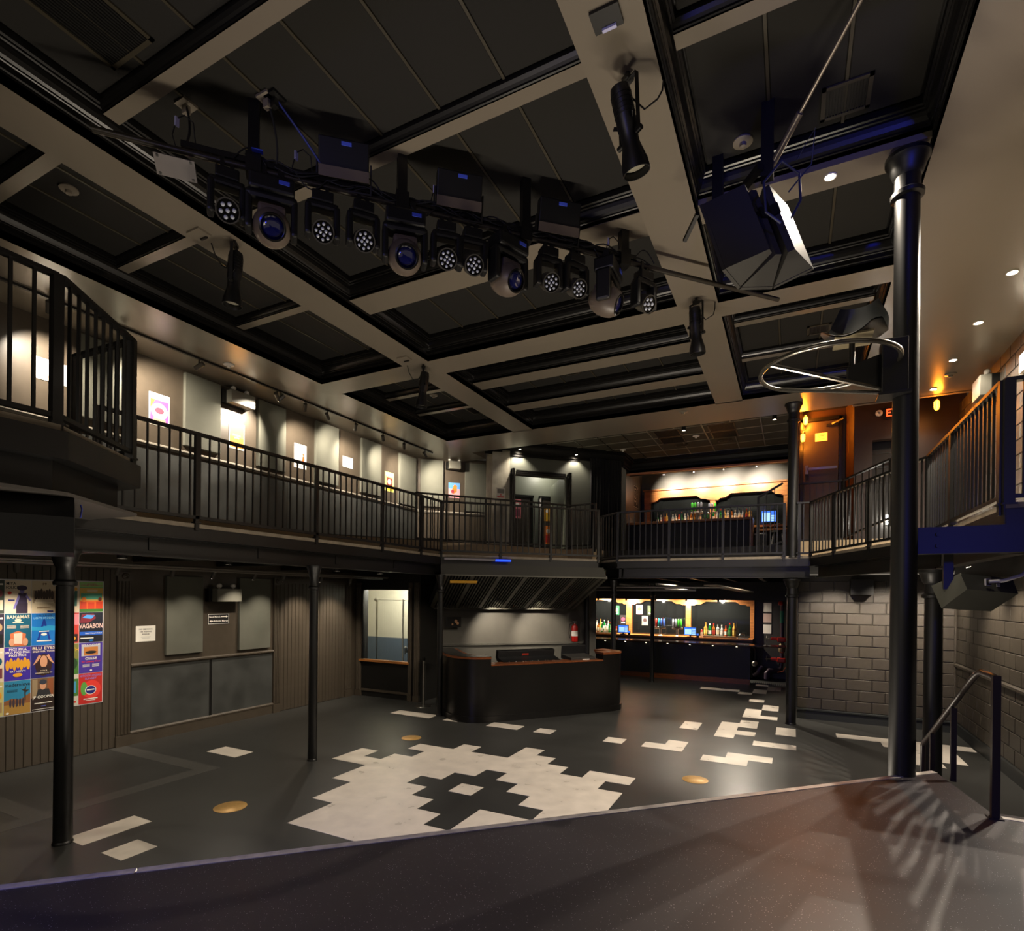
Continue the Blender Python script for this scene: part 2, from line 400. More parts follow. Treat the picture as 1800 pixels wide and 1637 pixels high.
def ring(x0, x1, y0, y1, z, prof, name='crown'):
    mb = MB(); n = len(prof)
    for q, h in prof: mb.v += [(x0+q, y0+q, z+h), (x1-q, y0+q, z+h), (x1-q, y1-q, z+h), (x0+q, y1-q, z+h)]
    for i in range(n-1):
        for k in range(4):
            k2 = (k+1) % 4; mb.f.append((i*4+k, i*4+k2, (i+1)*4+k2, (i+1)*4+k)); mb.mi.append(0); mb.sm.append(False)
    return mb.build(name, CROWN, ceiling)
BAYS = {'L': (-7.18, -5.46), 'M': (-5.0, -1.29), 'R': (-.83, .965)}
majors = [('L', -4.6, 6.93, [], [(-.1), 1.2, 2.50, 3.75, 5.31]), ('L', 7.42, 10.76, [], [8.55, 9.55]),
          ('M', -4.6, 6.95, [(5.25, 5.63)], [-.1, 1.2, 2.50, 3.78]), ('M', 7.45, 10.76, [(8.25, 8.57), (9.53, 9.85)], []),
          ('R', -4.6, 7.08, [(5.33, 5.62)], [1.2, 2.5, 3.87]), ('R', 7.45, 10.76, [], [8.27, 9.55])]
_ct = {}
def ctile(wx, wy):
    k = (round(wx, 3), round(wy, 3))
    if k not in _ct:
        mb = MB(); b = .012
        mb.add([(-wx/2, -wy/2, .012), (wx/2, -wy/2, .012), (wx/2, wy/2, .012), (-wx/2, wy/2, .012),
                (-wx/2+b, -wy/2+b, 0), (wx/2-b, -wy/2+b, 0), (wx/2-b, wy/2-b, 0), (-wx/2+b, wy/2-b, 0)],
               [(4,7,6,5), (0,4,5,1), (1,5,6,2), (2,6,7,3), (3,7,4,0), (0,1,2,3)])
        mb.use(TILE); mb.cur = 0; _ct[k] = mb.mesh('ceiling_tile')
    return _ct[k]
def tilefield(x0, x1, y0, y1, z, nx, ny, parent, bars=True):
    tx = (x1-x0)/nx; ty = (y1-y0)/ny
    for i in range(nx):
        for j in range(ny): piece(ctile(tx-.016, ty-.016), 'ceiling_tile', parent, (x0+tx*(i+.5), y0+ty*(j+.5), z))
    if bars:
        for i in range(1, nx): MB().box(x0+tx*i-.011, x0+tx*i+.011, y0, y1, z-.006, z+.014).build('grid_bar', GRIDB, parent)
        for j in range(1, ny): MB().box(x0, x1, y0+ty*j-.011, y0+ty*j+.011, z-.004, z+.014).build('grid_bar', GRIDB, parent)
for bay, y0, y1, minors, ribs in majors:
    x0, x1 = BAYS[bay]
    ring(x0, x1, y0, y1, ZS, LOW)
    zb = 5.975 if bay == 'M' else 5.93
    cuts = [y0+.022] + [v for m_ in minors for v in m_] + [y1-.022]
    for (ya, yb) in minors:
        MB().box(x0+.02, x1-.02, ya, yb, zb, 6.3).build('cross_beam', SOFFIT, ceiling)
    for k in range(0, len(cuts), 2):
        a, b = cuts[k], cuts[k+1]
        ring(x0, x1, a-.022, b+.022, ZS, UP)
        rr = [r for r in ribs if a < r < b]
        xx0, xx1 = x0+.1, x1-.1; ys = [a+.08] + rr + [b-.08]
        nx = 6 if bay == 'M' else 3
        for i in range(len(ys)-1):
            ya = ys[i] + (.085 if i > 0 else 0); yb = ys[i+1] - (.085 if i < len(ys)-2 else 0)
            if yb < 1.5: continue
            ya = max(ya, 1.2)
            ny = max(1, round((yb-ya)/1.24)); tilefield(xx0, xx1, ya, yb, ZP-.012, nx, ny, ceiling)
        for r in rr:
            if r < 1.0: continue
            o = MB().box(xx0-.02, xx1+.02, r-.06, r+.06, 6.10, 6.22).build('rib', SOFFIT, ceiling)
            prof = [(.06, .0), (.06, .012), (.070, .018), (.070, .034), (.082, .05), (.095, .075), (.095, .12)]
            for sgn in (-1, 1):
                MB().extr(prof, (xx0-.02, r, 6.10), (xx1+.02, r, 6.10), (0, sgn, 0)).build('rib_moulding', CROWN, o)
# far ceiling over the upper bar: black tile field and crown
back = struct(MB().box(-9.1, 3.2, 11.9, 19.2, 6.26, 6.4), 'ceiling_rear', BLACKW, 'black tiled ceiling over the upper bar')
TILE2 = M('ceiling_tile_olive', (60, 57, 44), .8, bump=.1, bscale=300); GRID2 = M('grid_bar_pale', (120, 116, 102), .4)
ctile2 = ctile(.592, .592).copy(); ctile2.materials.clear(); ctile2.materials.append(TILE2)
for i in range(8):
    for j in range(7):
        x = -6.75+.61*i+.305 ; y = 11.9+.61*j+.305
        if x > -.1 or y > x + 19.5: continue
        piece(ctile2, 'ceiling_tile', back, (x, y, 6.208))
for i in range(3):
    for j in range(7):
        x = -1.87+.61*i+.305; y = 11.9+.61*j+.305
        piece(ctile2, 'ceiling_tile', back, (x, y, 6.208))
for i in range(0, 12):
    x = -6.75+.61*i
    if x < .1: MB().box(x-.012, x+.012, 11.9, min(16.1, x+19.4), 6.20, 6.22).build('grid_bar', GRID2 if 'x' in dir() and -3.2 < x < .2 else GRIDB, back)
for j in range(1, 7):
    y = 11.9+.61*j; MB().box(max(-6.8, y-19.3), .05, y-.012, y+.012, 6.20, 6.22).build('grid_bar', GRID2, back)
MB().box(-9.1, 3.2, 11.9, 19.2, 6.222, 6.262).build('ceiling_deck', BLACKW, back)
CR2 = [(0, -.36), (0, -.30), (.02, -.29), (.02, -.24), (.05, -.20), (.09, -.13), (.12, -.10), (.12, -.07), (.15, -.06), (.15, 0)]
MB().extr(CR2, (-4.20, 15.75, 6.22), (.05, 15.75, 6.22), (0, -1, 0)).build('crown', CROWN, back)
MB().extr(CR2, (-6.90, 12.06, 6.22), (-4.15, 14.87, 6.22), (.7071, -.7071, 0)).build('crown', CROWN, back)
MB().extr(CR2, (-4.20, 14.8, 6.22), (-4.20, 15.8, 6.22), (1, 0, 0)).build('crown', CROWN, back)
MB().box(-4.4, .06, 15.75, 16.1, 5.84, 6.22).build('bulkhead', BLACKW, back)
MB().box(-4.42, .06, 15.72, 15.78, 5.80, 5.85).build('bulkhead_trim', M('trim_copper', (150, 96, 66), .4), back)
# ------------------------------------------------------------------ lower left wall
wl = struct(MB().box(-9.2, -8.90, -4.6, 9.7, 0, 3.0), 'wall_left', WALLB, 'brown painted lower left wall with plank and pilaster trim')
_pk = {}
def plank(h):
    if h not in _pk:
        mb = MB(); wd = .088; e = .006
        mb.add([(0, -wd/2, 0), (0, wd/2, 0), (.012, wd/2-e, 0), (.012, -wd/2+e, 0), (0, -wd/2, h), (0, wd/2, h), (.012, wd/2-e, h), (.012, -wd/2+e, h)],
               [(3,2,6,7), (0,3,7,4), (2,1,5,6), (4,7,6,5)])
        mb.use(WALLB); _pk[h] = mb.mesh('plank')
    return _pk[h]
for k in range(30): piece(plank(2.62), 'plank', wl, (-8.90, 4.61-.0915*k, 0.01))
for k in range(19): piece(plank(2.62), 'plank', wl, (-8.90, 7.63+.0915*k, 0.01))
def pilaster(y0, y1, parent, h=2.6):
    mb = MB(); mb.box(-8.9, -8.868, y0, y1, 0, h); n = 4; wd = (y1-y0)/n
    for k in range(n): mb.cyl((-8.866, y0+wd*(k+.5), .18), (-8.866, y0+wd*(k+.5), h-.14), wd*.36, n=8)
    mb.box(-8.9, -8.85, y0-.01, y1+.01, 0, .16); mb.box(-8.9, -8.85, y0-.01, y1+.01, h-.13, h)
    mb.lathe([(.0, .03), (.02, .02), (.03, .028), (.045, .02), (.05, 0)], (-8.85, (y0+y1)/2, h-.065), (1, 0, 0), n=16)
    mb.build('pilaster', WALLB, parent)
pilaster(4.655, 4.85, wl); pilaster(7.42, 7.56, wl); pilaster(9.34, 9.52, wl)
MB().box(-8.9, -8.862, 7.56, 9.34, 2.50, 2.60).build('head_trim', WALLB, wl)
mb = MB(); mb.extr([(0, 1.155), (.016, 1.155), (.022, 1.17), (.045, 1.18), (.045, 1.20), (.03, 1.215), (0, 1.22)], (-8.9, 4.85, 0), (-8.9, 7.42, 0), (1, 0, 0)); mb.build('chair_rail', WALLB, wl)
MB().box(-8.9, -8.888, 4.87, 6.14, .20, 1.15).build('kick_panel', KICK, wl)
MB().box(-8.9, -8.888, 6.15, 7.41, .20, 1.15).build('kick_panel', KICK, wl)
MB().box(-8.9, -8.88, 6.125, 6.165, .20, 1.15).build('panel_strip', BLACK, wl)
mb = MB(); mb.extr([(0, 0), (.03, 0), (.03, .15), (.036, .16), (.036, .18), (.02, .20), (0, .205)], (-8.9, 4.85, 0), (-8.9, 7.42, 0), (1, 0, 0))
o = mb.build('baseboard_left', WALLB); o['kind'] = 'structure'; o['label'] = 'brown baseboard under the dark kick panels'
# window wall facing the hall
ww = MB()
ww.box(-9.2, -8.72, 9.7, 9.9, 0, 3); ww.box(-7.40, -7.10, 9.7, 9.9, 0, 3); ww.box(-8.72, -7.40, 9.7, 9.9, 0, .80); ww.box(-8.72, -7.40, 9.7, 9.9, 2.43, 3)
wwo = struct(ww, 'wall_window', BLACKW, 'short dark wall with the ticket window')
for (x0, x1) in ((-8.86, -8.73), (-7.39, -7.30), (-7.24, -7.11)):
    mb = MB(); mb.box(x0, x1, 9.66, 9.70, 0, 2.56)
    for k in range(3): mb.cyl((x0+(x1-x0)*(k+.5)/3, 9.66, .14), (x0+(x1-x0)*(k+.5)/3, 9.66, 2.45), .015, n=8)
    mb.box(x0-.012, x1+.012, 9.645, 9.70, 0, .13); mb.build('pilaster', WALLB, wwo)
MB().box(-8.72, -7.40, 9.68, 9.70, .12, .17).build('panel_moulding', WALLB, wwo)
win = thing('window_1', 'ticket window with oak sill and a pale corridor behind the glass', None, (-8.06, 9.7, .83), kind='structure')
mb = MB()
for (x0, x1, z0, z1) in ((-8.72, -8.69, .83, 2.43), (-7.43, -7.40, .83, 2.43), (-8.72, -7.40, 2.40, 2.43)): mb.box(x0, x1, 9.69, 9.75, z0, z1)
mb.build('window_frame', BLACK, win)
MB().box(-8.76, -7.36, 9.64, 9.76, .79, .835).build('window_sill', WOOD, win)
GLZ = M('clear_glass', (235, 240, 238), 0.02, trans=1.0)
MB().box(-8.69, -7.43, 9.72, 9.726, .84, 2.40).build('window_pane', GLZ, win)
CREAM = M('corridor_cream', (190, 184, 162), .5); CBLUE = M('corridor_blue', (74, 88, 100), .5)
cor = struct(MB().box(-10.6, -7.0, 11.5, 11.6, 1.18, 3.0), 'wall_corridor', CREAM, 'cream corridor wall seen through the ticket window')
MB().box(-10.6, -7.0, 11.49, 11.6, 0, 1.18).build('dado', CBLUE, cor)
MB().box(-10.6, -10.5, 9.9, 11.6, 0, 3.0).build('side_wall', CREAM, cor)
dr = thing('door_1', 'cream and blue double door in the corridor behind the ticket window', None, (-8.9, 11.48, 0), kind='structure')
for s_, (x0, x1) in enumerate(((-9.75, -8.93), (-8.89, -8.05))):
    MB().box(x0, x1, 11.44, 11.485, 1.18, 2.15).build('door_leaf', CREAM, dr); MB().box(x0, x1, 11.44, 11.485, 0.01, 1.18).build('door_leaf', CBLUE, dr)
MB().box(-8.925, -8.895, 11.42, 11.485, 0, 2.18).build('door_mullion', STEEL, dr)
MB().box(-9.80, -8.0, 11.43, 11.485, 2.16, 2.22).build('door_frame', CREAM, dr)
MB().sphere((-8.80, 11.40, .95), .035).cyl((-8.80, 11.40, .95), (-8.66, 11.39, .93), .014).build('door_handle', STEEL, dr)
# booth back wall (diagonal) and rear walls
def diag(c, x0, x1, z0, z1, th=.15):
    a = (x0, x0+c); b = (x1, x1+c); k = th*.7071
    return MB().prism([a, b, (b[0]-k, b[1]+k), (a[0]-k, a[1]+k)], z0, z1)
bw = struct(diag(17.6, -7.30, -4.35, 0, 2.9), 'wall_booth', WALLG, 'smooth grey wall behind the mixing booth')
MB().box(-7.35, -7.10, 9.9, 10.4, 0, 3.0).build('jamb', BLACKW, bw)
rw = struct(MB().box(-9.2, .3, 17.6, 17.8, 0, 6.3), 'wall_rear', M('wall_charcoal', (48, 46, 42), .5), 'dark rear wall behind both bars')
sw = struct(MB().box(.10, .30, 12.03, 17.6, 0, 2.9), 'wall_valve_side', BLACKW, 'dark side wall beside the sprinkler valves')
# ------------------------------------------------------------------ concrete block walls
bm_ = MB(); e = .005; hx, hz = .1955, .0955
bm_.add([(-hx, 0, -hz), (hx, 0, -hz), (hx, 0, hz), (-hx, 0, hz), (-hx+e, -.007, -hz+e), (hx-e, -.007, -hz+e), (hx-e, -.007, hz-e), (-hx+e, -.007, hz-e)],
        [(4,5,6,7), (0,1,5,4), (1,2,6,5), (2,3,7,6), (3,0,4,7)]); bm_.use(CMU); BLK = bm_.mesh('block')
bm_ = MB(); hx2 = .0940
bm_.add([(-hx2, 0, -hz), (hx2, 0, -hz), (hx2, 0, hz), (-hx2, 0, hz), (-hx2+e, -.007, -hz+e), (hx2-e, -.007, -hz+e), (hx2-e, -.007, hz-e), (-hx2+e, -.007, hz-e)],
        [(4,5,6,7), (0,1,5,4), (1,2,6,5), (2,3,7,6), (3,0,4,7)]); bm_.use(CMU); HBLK = bm_.mesh('half_block')
def blocks(parent, origin, along, n, z0, courses, rz, start=0.0):
    a = Vector(along)
    for c in range(courses):
        z = z0 + .2032*(c+.5); t = start; odd = c % 2
        if odd: piece(HBLK, 'half_block', parent, (origin[0]+a.x*.1016, origin[1]+a.y*.1016, z), (0, 0, rz)); t = .2032
        k = 0
        while t + .4064 <= n + 1e-6:
            piece(BLK, 'block', parent, (origin[0]+a.x*(t+.2032), origin[1]+a.y*(t+.2032), z), (0, 0, rz)); t += .4064
        if n - t > .19: piece(HBLK, 'half_block', parent, (origin[0]+a.x*(t+.1016), origin[1]+a.y*(t+.1016), z), (0, 0, rz))
wb = struct(MB().box(.10, 2.62, 12.035, 12.25, 0, 2.75), 'wall_back', CMUJ, 'painted concrete block wall under the right balcony')
blocks(wb, (.10, 12.03), (1, 0, 0), 2.44, .20, 12, 0)
wr = struct(MB().box(2.555, 2.75, -4.6, 12.25, 0, 3.0), 'wall_right', CMUJ, 'painted concrete block right wall below the balcony')
blocks(wr, (2.55, 12.02), (0, -1, 0), 4.47, .20, 12, PI/2+PI)
RUB = M('rubber_base', (38, 40, 39), .5)
o = MB().extr([(0, 0), (.012, 0), (.012, .15), (.03, .165), (.03, .19), (0, .2)], (.10, 12.03, 0), (2.55, 12.03, 0), (0, -1, 0)).build('baseboard_back', RUB); o['kind'] = 'structure'; o['label'] = 'black rubber base of the block wall'
o = MB().extr([(0, 0), (.012, 0), (.012, .17), (0, .2)], (2.55, 4.6, 0), (2.55, 12.03, 0), (-1, 0, 0)).build('baseboard_right', RUB); o['kind'] = 'structure'; o['label'] = 'black rubber base of the right wall'
MB().extr([(0, 1.14), (.03, 1.15), (.04, 1.165), (.04, 1.195), (.02, 1.21), (0, 1.215)], (2.55, 4.6, 0), (2.55, 12.03, 0), (-1, 0, 0)).build('chair_rail', CMU, wr)
MB().cyl((2.53, 12.01, .2), (2.53, 12.01, 2.7), .02, n=8).build('conduit', CMU, wr)
MB().box(2.535, 2.55, 8.62, 8.72, .78, .95).build('outlet_plate', WHITE, wr)
# ------------------------------------------------------------------ upper walls
wlu = struct(MB().box(-9.1, -8.75, -4.6, 11.85, 3.0, 5.95), 'wall_left_upper', WALLB, 'brown upper left wall behind the balcony')
mb = MB(); mb.extr([(0, -.05), (.018, -.05), (.018, -.04), (.045, -.02), (.045, 0), (.02, .015), (0, .02)], (-8.75, 1.0, 4.60), (-8.75, 11.8, 4.52), (1, 0, 0)); mb.build('chair_rail', M('rail_grey', (150, 144, 132), .4), wlu)
for k in range(5): MB().box(-8.75, -8.742, 1.3+2.1*k, 3.38+2.1*k, 3.42, 4.47).build('kick_panel', KICK, wlu)
wd = struct(MB().prism([(-8.75, 11.77), (-7.30, 13.22), (-7.40, 13.32), (-8.85, 11.87)], 3.0, 5.95), 'wall_diagonal', WALLB, 'short diagonal upper wall with one poster')
mb = MB(); mb.extr([(0, -.05), (.018, -.05), (.045, -.02), (.045, 0), (0, .02)], (-8.75, 11.77, 4.50), (-7.36, 13.16, 4.50), (.7071, -.7071, 0)); mb.build('chair_rail', MATS['rail_grey'], wd)
CONC = M('pillar_concrete', (150, 145, 130), .55, var=.18, scale=5, bump=.15, bscale=30)
q45 = Matrix.Translation((-6.66, 12.42, 0)) @ Matrix.Rotation(PI/4, 4, 'Z')
struct(MB().box(-.23, .23, -.10, .5, 3.0, 6.2, q45), 'wall_pillar', CONC, 'pale concrete pier beside the upper doorway')
# diagonal doorway wall
C2 = 19.0
dwm = MB()
for (x0, x1, z0, z1) in ((-6.55, -6.345, 3.0, 6.25), (-5.346, -4.2, 3.0, 6.25), (-6.345, -5.346, 5.40, 6.25)):
    m2 = diag(C2, x0, x1, z0, z1); dwm.add(m2.v, m2.f)
dw = struct(dwm, 'wall_doorway', M('wall_dim_green', (70, 72, 64), .5), 'dark diagonal upper wall around the cased doorway')
MB().box(-4.3, .1, 17.57, 17.6, 5.55, 6.2).build('upper_panel', WALLG, rw)
cas = thing('trim_1', 'black fluted casing with corner rosettes around the upper doorway', None, (-5.85, 13.15, 3.4), kind='structure')
def dpt(x, off, z): return (x + off*.7071, x + C2 - off*.7071, z)
for x in (-6.40, -5.29):
    for k, o_ in enumerate((-.035, 0, .035)): MB().beam(dpt(x+o_, .025, 3.4), dpt(x+o_, .025, 5.40), .03, .04, (1, 1, 0)).build('casing_flute', CROWN, cas)
    mb = MB(); mb.beam(dpt(x, .03, 5.38), dpt(x, .03, 5.54), .16, .07, (1, 1, 0)); mb.lathe([(0, .05), (.02, .035), (.035, .05), (.05, .035), (.06, .03)], dpt(x, .03, 5.46), (.7071, -.7071, 0), n=16); mb.build('rosette', CROWN, cas)
for k in range(3): MB().beam(dpt(-6.33, .025, 5.42+.04*k), dpt(-5.36, .025, 5.42+.04*k), .04, .03).build('casing_head', CROWN, cas)
CW = M('corridor_green', (120, 124, 108), .45)
c2 = struct(diag(21.6, -7.6, -5.6, 3.0, 6.2), 'wall_upper_corridor', CW, 'grey green corridor wall behind the upper doorway')
dd = thing('door_2', 'pair of dark corridor doors with posters on them behind the upper doorway', None, (-6.9, 14.6, 3.4), kind='structure')
for k, x in enumerate((-7.32, -6.62)):
    def dq(x_, off, z): return (x_ + off*.7071, x_ + 21.6 - off*.7071, z)
    vs = [dq(x, .02, 3.4), dq(x+.42, .02, 3.4), dq(x+.42, .02, 5.15), dq(x, .02, 5.15)]
    MB().prism([dq(x, .0, 0)[:2], dq(x+.42, 0, 0)[:2], dq(x+.42, .05, 0)[:2], dq(x, .05, 0)[:2]], 3.4, 5.15).build('door_leaf', M('door_umber', (52, 46, 40), .4), dd)
    MB().beam(dq(x-.04, .05, 3.4), dq(x-.04, .05, 5.2), .07, .07).beam(dq(x+.46, .05, 3.4), dq(x+.46, .05, 5.2), .07, .07).beam(dq(x-.08, .05, 5.2), dq(x+.5, .05, 5.2), .07, .07).build('door_frame', CROWN, dd)
MB().beam((-5.35, 13.69, 3.4), (-6.3, 15.0, 3.4), .1, 4.2).build('corridor_side', CW, c2)
# curtain wall right of doorway
CURT = M('black_drape', (8, 7, 7), .95)
mb = MB(); pts = []
for k in range(41):
    t = k/40; x = -4.87+.68*t; y = x+C2; w_ = .05+.03*math.sin(k*1.7); pts.append((x+w_*.7071, y-w_*.7071))
vs = [(x, y, 3.4) for x, y in pts] + [(x, y, 6.0) for x, y in pts]
mb.add(vs, [(k, k+1, 41+k+1, 41+k) for k in range(40)], True)
tag(mb.build('stage_drape', CURT), 'black floor-length drape left of the upper bar', 'curtain')
# side wall of upper bar
struct(MB().box(-4.45, -4.30, 15.70, 17.6, 3.0, 6.2), 'wall_bar_side', M('wall_pewter', (112, 106, 96), .4, var=.08, scale=4), 'grey side wall of the upper bar with the tall vertical sign')
# stair hall at the upper right
HALL = M('hall_brown', (48, 30, 18), .4, var=.1, scale=6)
sh = struct(MB().box(.10, 1.02, 13.2, 13.35, 3.0, 6.9), 'wall_stair_hall', HALL, 'brown rear wall of the stair hall with a steel door')
MB().prism([(.95, 13.19), (1.055, 12.71), (1.058, 12.84), (1.03, 13.34)], 3.0, 6.9).build('angled_return', HALL, sh)
we = struct(MB().box(1.06, 1.36, 12.7, 12.85, 3.0, 6.9).box(1.86, 2.8, 12.7, 12.85, 3.0, 6.9).box(1.36, 1.86, 12.7, 12.85, 5.38, 6.9), 'wall_exit', HALL, 'brown wall with the exit sign over a dark doorway')
MB().box(1.30, 1.95, 13.0, 13.1, 3.0, 5.5).build('dark_doorway', BLACKW, we)
for k in range(3): MB().box(1.36, 1.86, 12.72, 12.74, 4.55+.28*k, 4.57+.28*k).build('louvre_line', CROWN, we)
wru = struct(MB().box(2.705, 2.9, 3.4, 12.85, 3.0, 5.9), 'wall_right_upper', CMUJ, 'painted block wall above the right balcony')
blocks(wru, (2.70, 12.68), (0, -1, 0), 6.5, 3.05, 14, PI*1.5)
d3 = thing('door_3', 'brown steel exit door with push bar and a notice in the stair hall', None, (.5, 13.15, 3.4), kind='structure')
DOORM = M('door_steel', (44, 34, 24), .4)
MB().box(.19, .82, 13.14, 13.19, 3.4, 5.98).build('door_leaf', DOORM, d3)
for (x0, x1, z0, z1) in ((.13, .18, 3.4, 6.05), (.83, .88, 3.4, 6.05), (.13, .88, 6.0, 6.06)): MB().box(x0, x1, 13.11, 13.20, z0, z1).build('door_frame', CROWN, d3)
MB().box(.26, .80, 13.08, 13.11, 4.98, 5.03).box(.22, .28, 13.08, 13.14, 4.90, 5.08).build('push_bar', STEEL, d3)
MB().box(.60, .80, 13.09, 13.14, 5.86, 5.91).beam((.70, 13.10, 5.9), (.9, 12.98, 5.95), .02, .03).build('door_closer', BLACK, d3)
# ceiling soffit of stair hall
struct(MB().box(.0, 3.0, 11.9, 13.4, 6.62, 6.7), 'ceiling_stair', BLACKW, 'dark ceiling of the stair hall')
MB().box(.0, .10, 11.9, 13.35, 3.0, 6.7).build('wall_stair_side', HALL)['kind'] = 'structure'
struct(MB().box(.965, 2.9, 11.86, 12.0, 5.87, 6.7), 'trim_2', SOFFIT, 'soffit edge above the stair hall')
# ------------------------------------------------------------------ columns
IRON = M('cast_iron_paint', (10, 10, 9), .42, var=.15, scale=15)
def column(x, y, r, z1, label, z0=0, cap=True):
    t = thing('cast_iron_column', label, 'column', (x, y, z0), group='cast iron columns')
    MB().cyl((x, y, z0), (x, y, z1-.02), r*1.02, r*.94, n=28).build('shaft', IRON, t)
    MB().lathe([(r*1.12, 0), (r*1.12, .012), (r*1.06, .02), (r, .03)], (x, y, z0), n=28).build('base_ring', IRON, t)
    if cap:
        MB().lathe([(r*.95, -.34), (r*1.25, -.33), (r*1.28, -.30), (r*1.0, -.28), (r*.97, -.17), (r*1.15, -.15), (r*1.3, -.11), (r*1.5, -.05), (r*1.7, -.03), (r*1.7, 0)], (x, y, z1), n=28).build('capital', IRON, t)
    return t
column(-5.936, 2.674, .072, 2.69, 'slim black column nearest the wall of concert posters')
column(-5.90, 5.594, .060, 2.69, 'slim black column in front of the plank panelled wall')
column(-5.99, 8.814, .058, 2.69, 'slim black column at the left corner of the mixing booth')
column(-.005, 11.376, .085, 2.66, 'black column under the balcony at the left end of the block wall')
column(-.005, 11.36, .088, 5.87, 'black column standing on the balcony right of the upper bar', 3.05)
column(.80, 5.40, .092, 5.87, 'tall black column carrying the perched swivel seat')
column(1.50, 8.12, .095, 2.66, 'brownish column under the right balcony behind the stage rail')
column(-3.37, 15.10, .055, 2.66, 'thin black column in front of the lower bar counter')
column(-3.46, 11.74, .055, 2.66, 'thin black column at the right end of the mixing booth')
column(-4.46, 12.88, .07, 2.66, 'grey column beside the red fire extinguisher')
# ------------------------------------------------------------------ balcony
BE = [(-5.98, -4.6), (-5.98, 8.80), (-3.60, 11.05), (-3.73, 11.63), (-3.22, 11.17), (-.10, 11.28), (.29, 11.32), (1.47, 8.25), (1.49, 5.62), (2.70, 5.62)]
poly = BE + [(2.70, 17.6), (-9.0, 17.6), (-9.0, -4.6)]
bal = thing('balcony', 'black steel balcony running around three sides of the hall', 'balcony', (-3, 11, 3.0), kind='structure')
MB().prism(poly, 3.03, 3.075).build('balcony_deck', SLAB, bal)
MB().prism([(p[0]-.0, p[1]) for p in poly], 2.985, 3.03).build('deck_underside', BLACKW, bal)
segs = [(BE[i], BE[i+1]) for i in range(len(BE)-1)]
for i, (a, b) in enumerate(segs):
    dv = Vector((b[0]-a[0], b[1]-a[1], 0)).normalized(); out = Vector((dv.y, -dv.x, 0))
    def P(p, off, z): return (p[0]+out.x*off, p[1]+out.y*off, z)
    MB().beam(P(a, -.03, 2.955), P(b, -.03, 2.955), .07, .13).beam(P(a, -.03, 2.895), P(b, -.03, 2.895), .10, .012).build('edge_channel', BLACK, bal)
    mb = MB()   # rolled I beam set back under the edge
    mb.beam(P(a, -.14, 2.79), P(b, -.14, 2.79), .012, .20); mb.beam(P(a, -.14, 2.69), P(b, -.14, 2.69), .13, .014); mb.beam(P(a, -.14, 2.885), P(b, -.14, 2.885), .13, .014)
    mb.build('edge_girder', BLACK, bal)
# joists and pipes below the left balcony
for k in range(6): MB().beam((-8.85, 2.2+1.35*k, 2.83), (-6.1, 2.2+1.35*k, 2.83), .09, .16).build('joist', BLACK, bal)
for k in range(5): MB().beam((-2.9+.75*k, 11.5, 2.83), (-2.9+.75*k, 17.5, 2.83), .09, .16).build('joist', BLACK, bal)
MB().beam((.80, 5.46, 2.775), (2.7, 5.46, 2.775), .11, .21).build('cantilever_beam', BLACK, bal)
mb = MB()
for dx, dz in ((.12, .045), (.12, -.045)): mb.cyl((.9+dx, 5.395, 2.775+dz), (.9+dx, 5.385, 2.775+dz), .016, n=6)
mb.build('bolt', BLACK, bal)
# rear seating tiers
T1 = [(-8.75, -4.0), (-7.5, -4.0), (-7.5, 7.2), (-6.85, 8.15), (-4.56, 11.80), (-3.95, 11.74), (-3.9, 12.2), (-4.3, 17.6), (-8.75, 17.6)]
MB().prism(T1, 3.075, 3.36).build('tier_riser', RISER, bal); MB().prism(T1, 3.36, 3.375).build('tier_top', M('tier_carpet', (48, 44, 40), .8), bal)
T2 = [(-3.85, 12.25), (.0, 12.1), (.0, 17.6), (-4.3, 17.6)]
MB().prism(T2, 3.075, 3.35).build('tier_riser', BLACKW, bal)
T3 = [(.1, 12.0), (2.7, 11.7), (2.7, 13.2), (.1, 13.2)]
MB().prism(T3, 3.075, 3.4).build('tier_riser', RISER, bal)
# protruding platform over the left of the stage
plat = thing('balcony_platform', 'raised steel platform jutting from the left balcony toward the stage', 'platform', (-5.5, 1.8, 3.0), kind='structure')
PP = [(-4.66, -4.0), (-4.66, 2.06), (-5.29, 2.89), (-6.3, 2.84), (-6.3, -4.0)]
MB().prism(PP, 3.44, 3.49).build('platform_deck', SLAB, plat)
PB = [(-4.62, -4.0), (-4.62, 2.09), (-5.27, 2.95), (-6.3, 2.90), (-6.3, -4.0)]
MB().prism(PB, 3.24, 3.44).build('platform_fascia', BLACK, plat)
PG = [(-4.74, -4.0), (-4.74, 2.05), (-5.35, 2.80), (-6.3, 2.75), (-6.3, -4.0)]
MB().prism(PG, 3.02, 3.24).build('platform_girder', BLACK, plat)
MB().prism([(-4.62, -4.0), (-4.62, 2.09), (-5.27, 2.92), (-6.0, 2.88), (-6.0, -4.0)], 2.985, 3.01).build('platform_flange', M('flange_grey', (70, 66, 62), .5), plat)
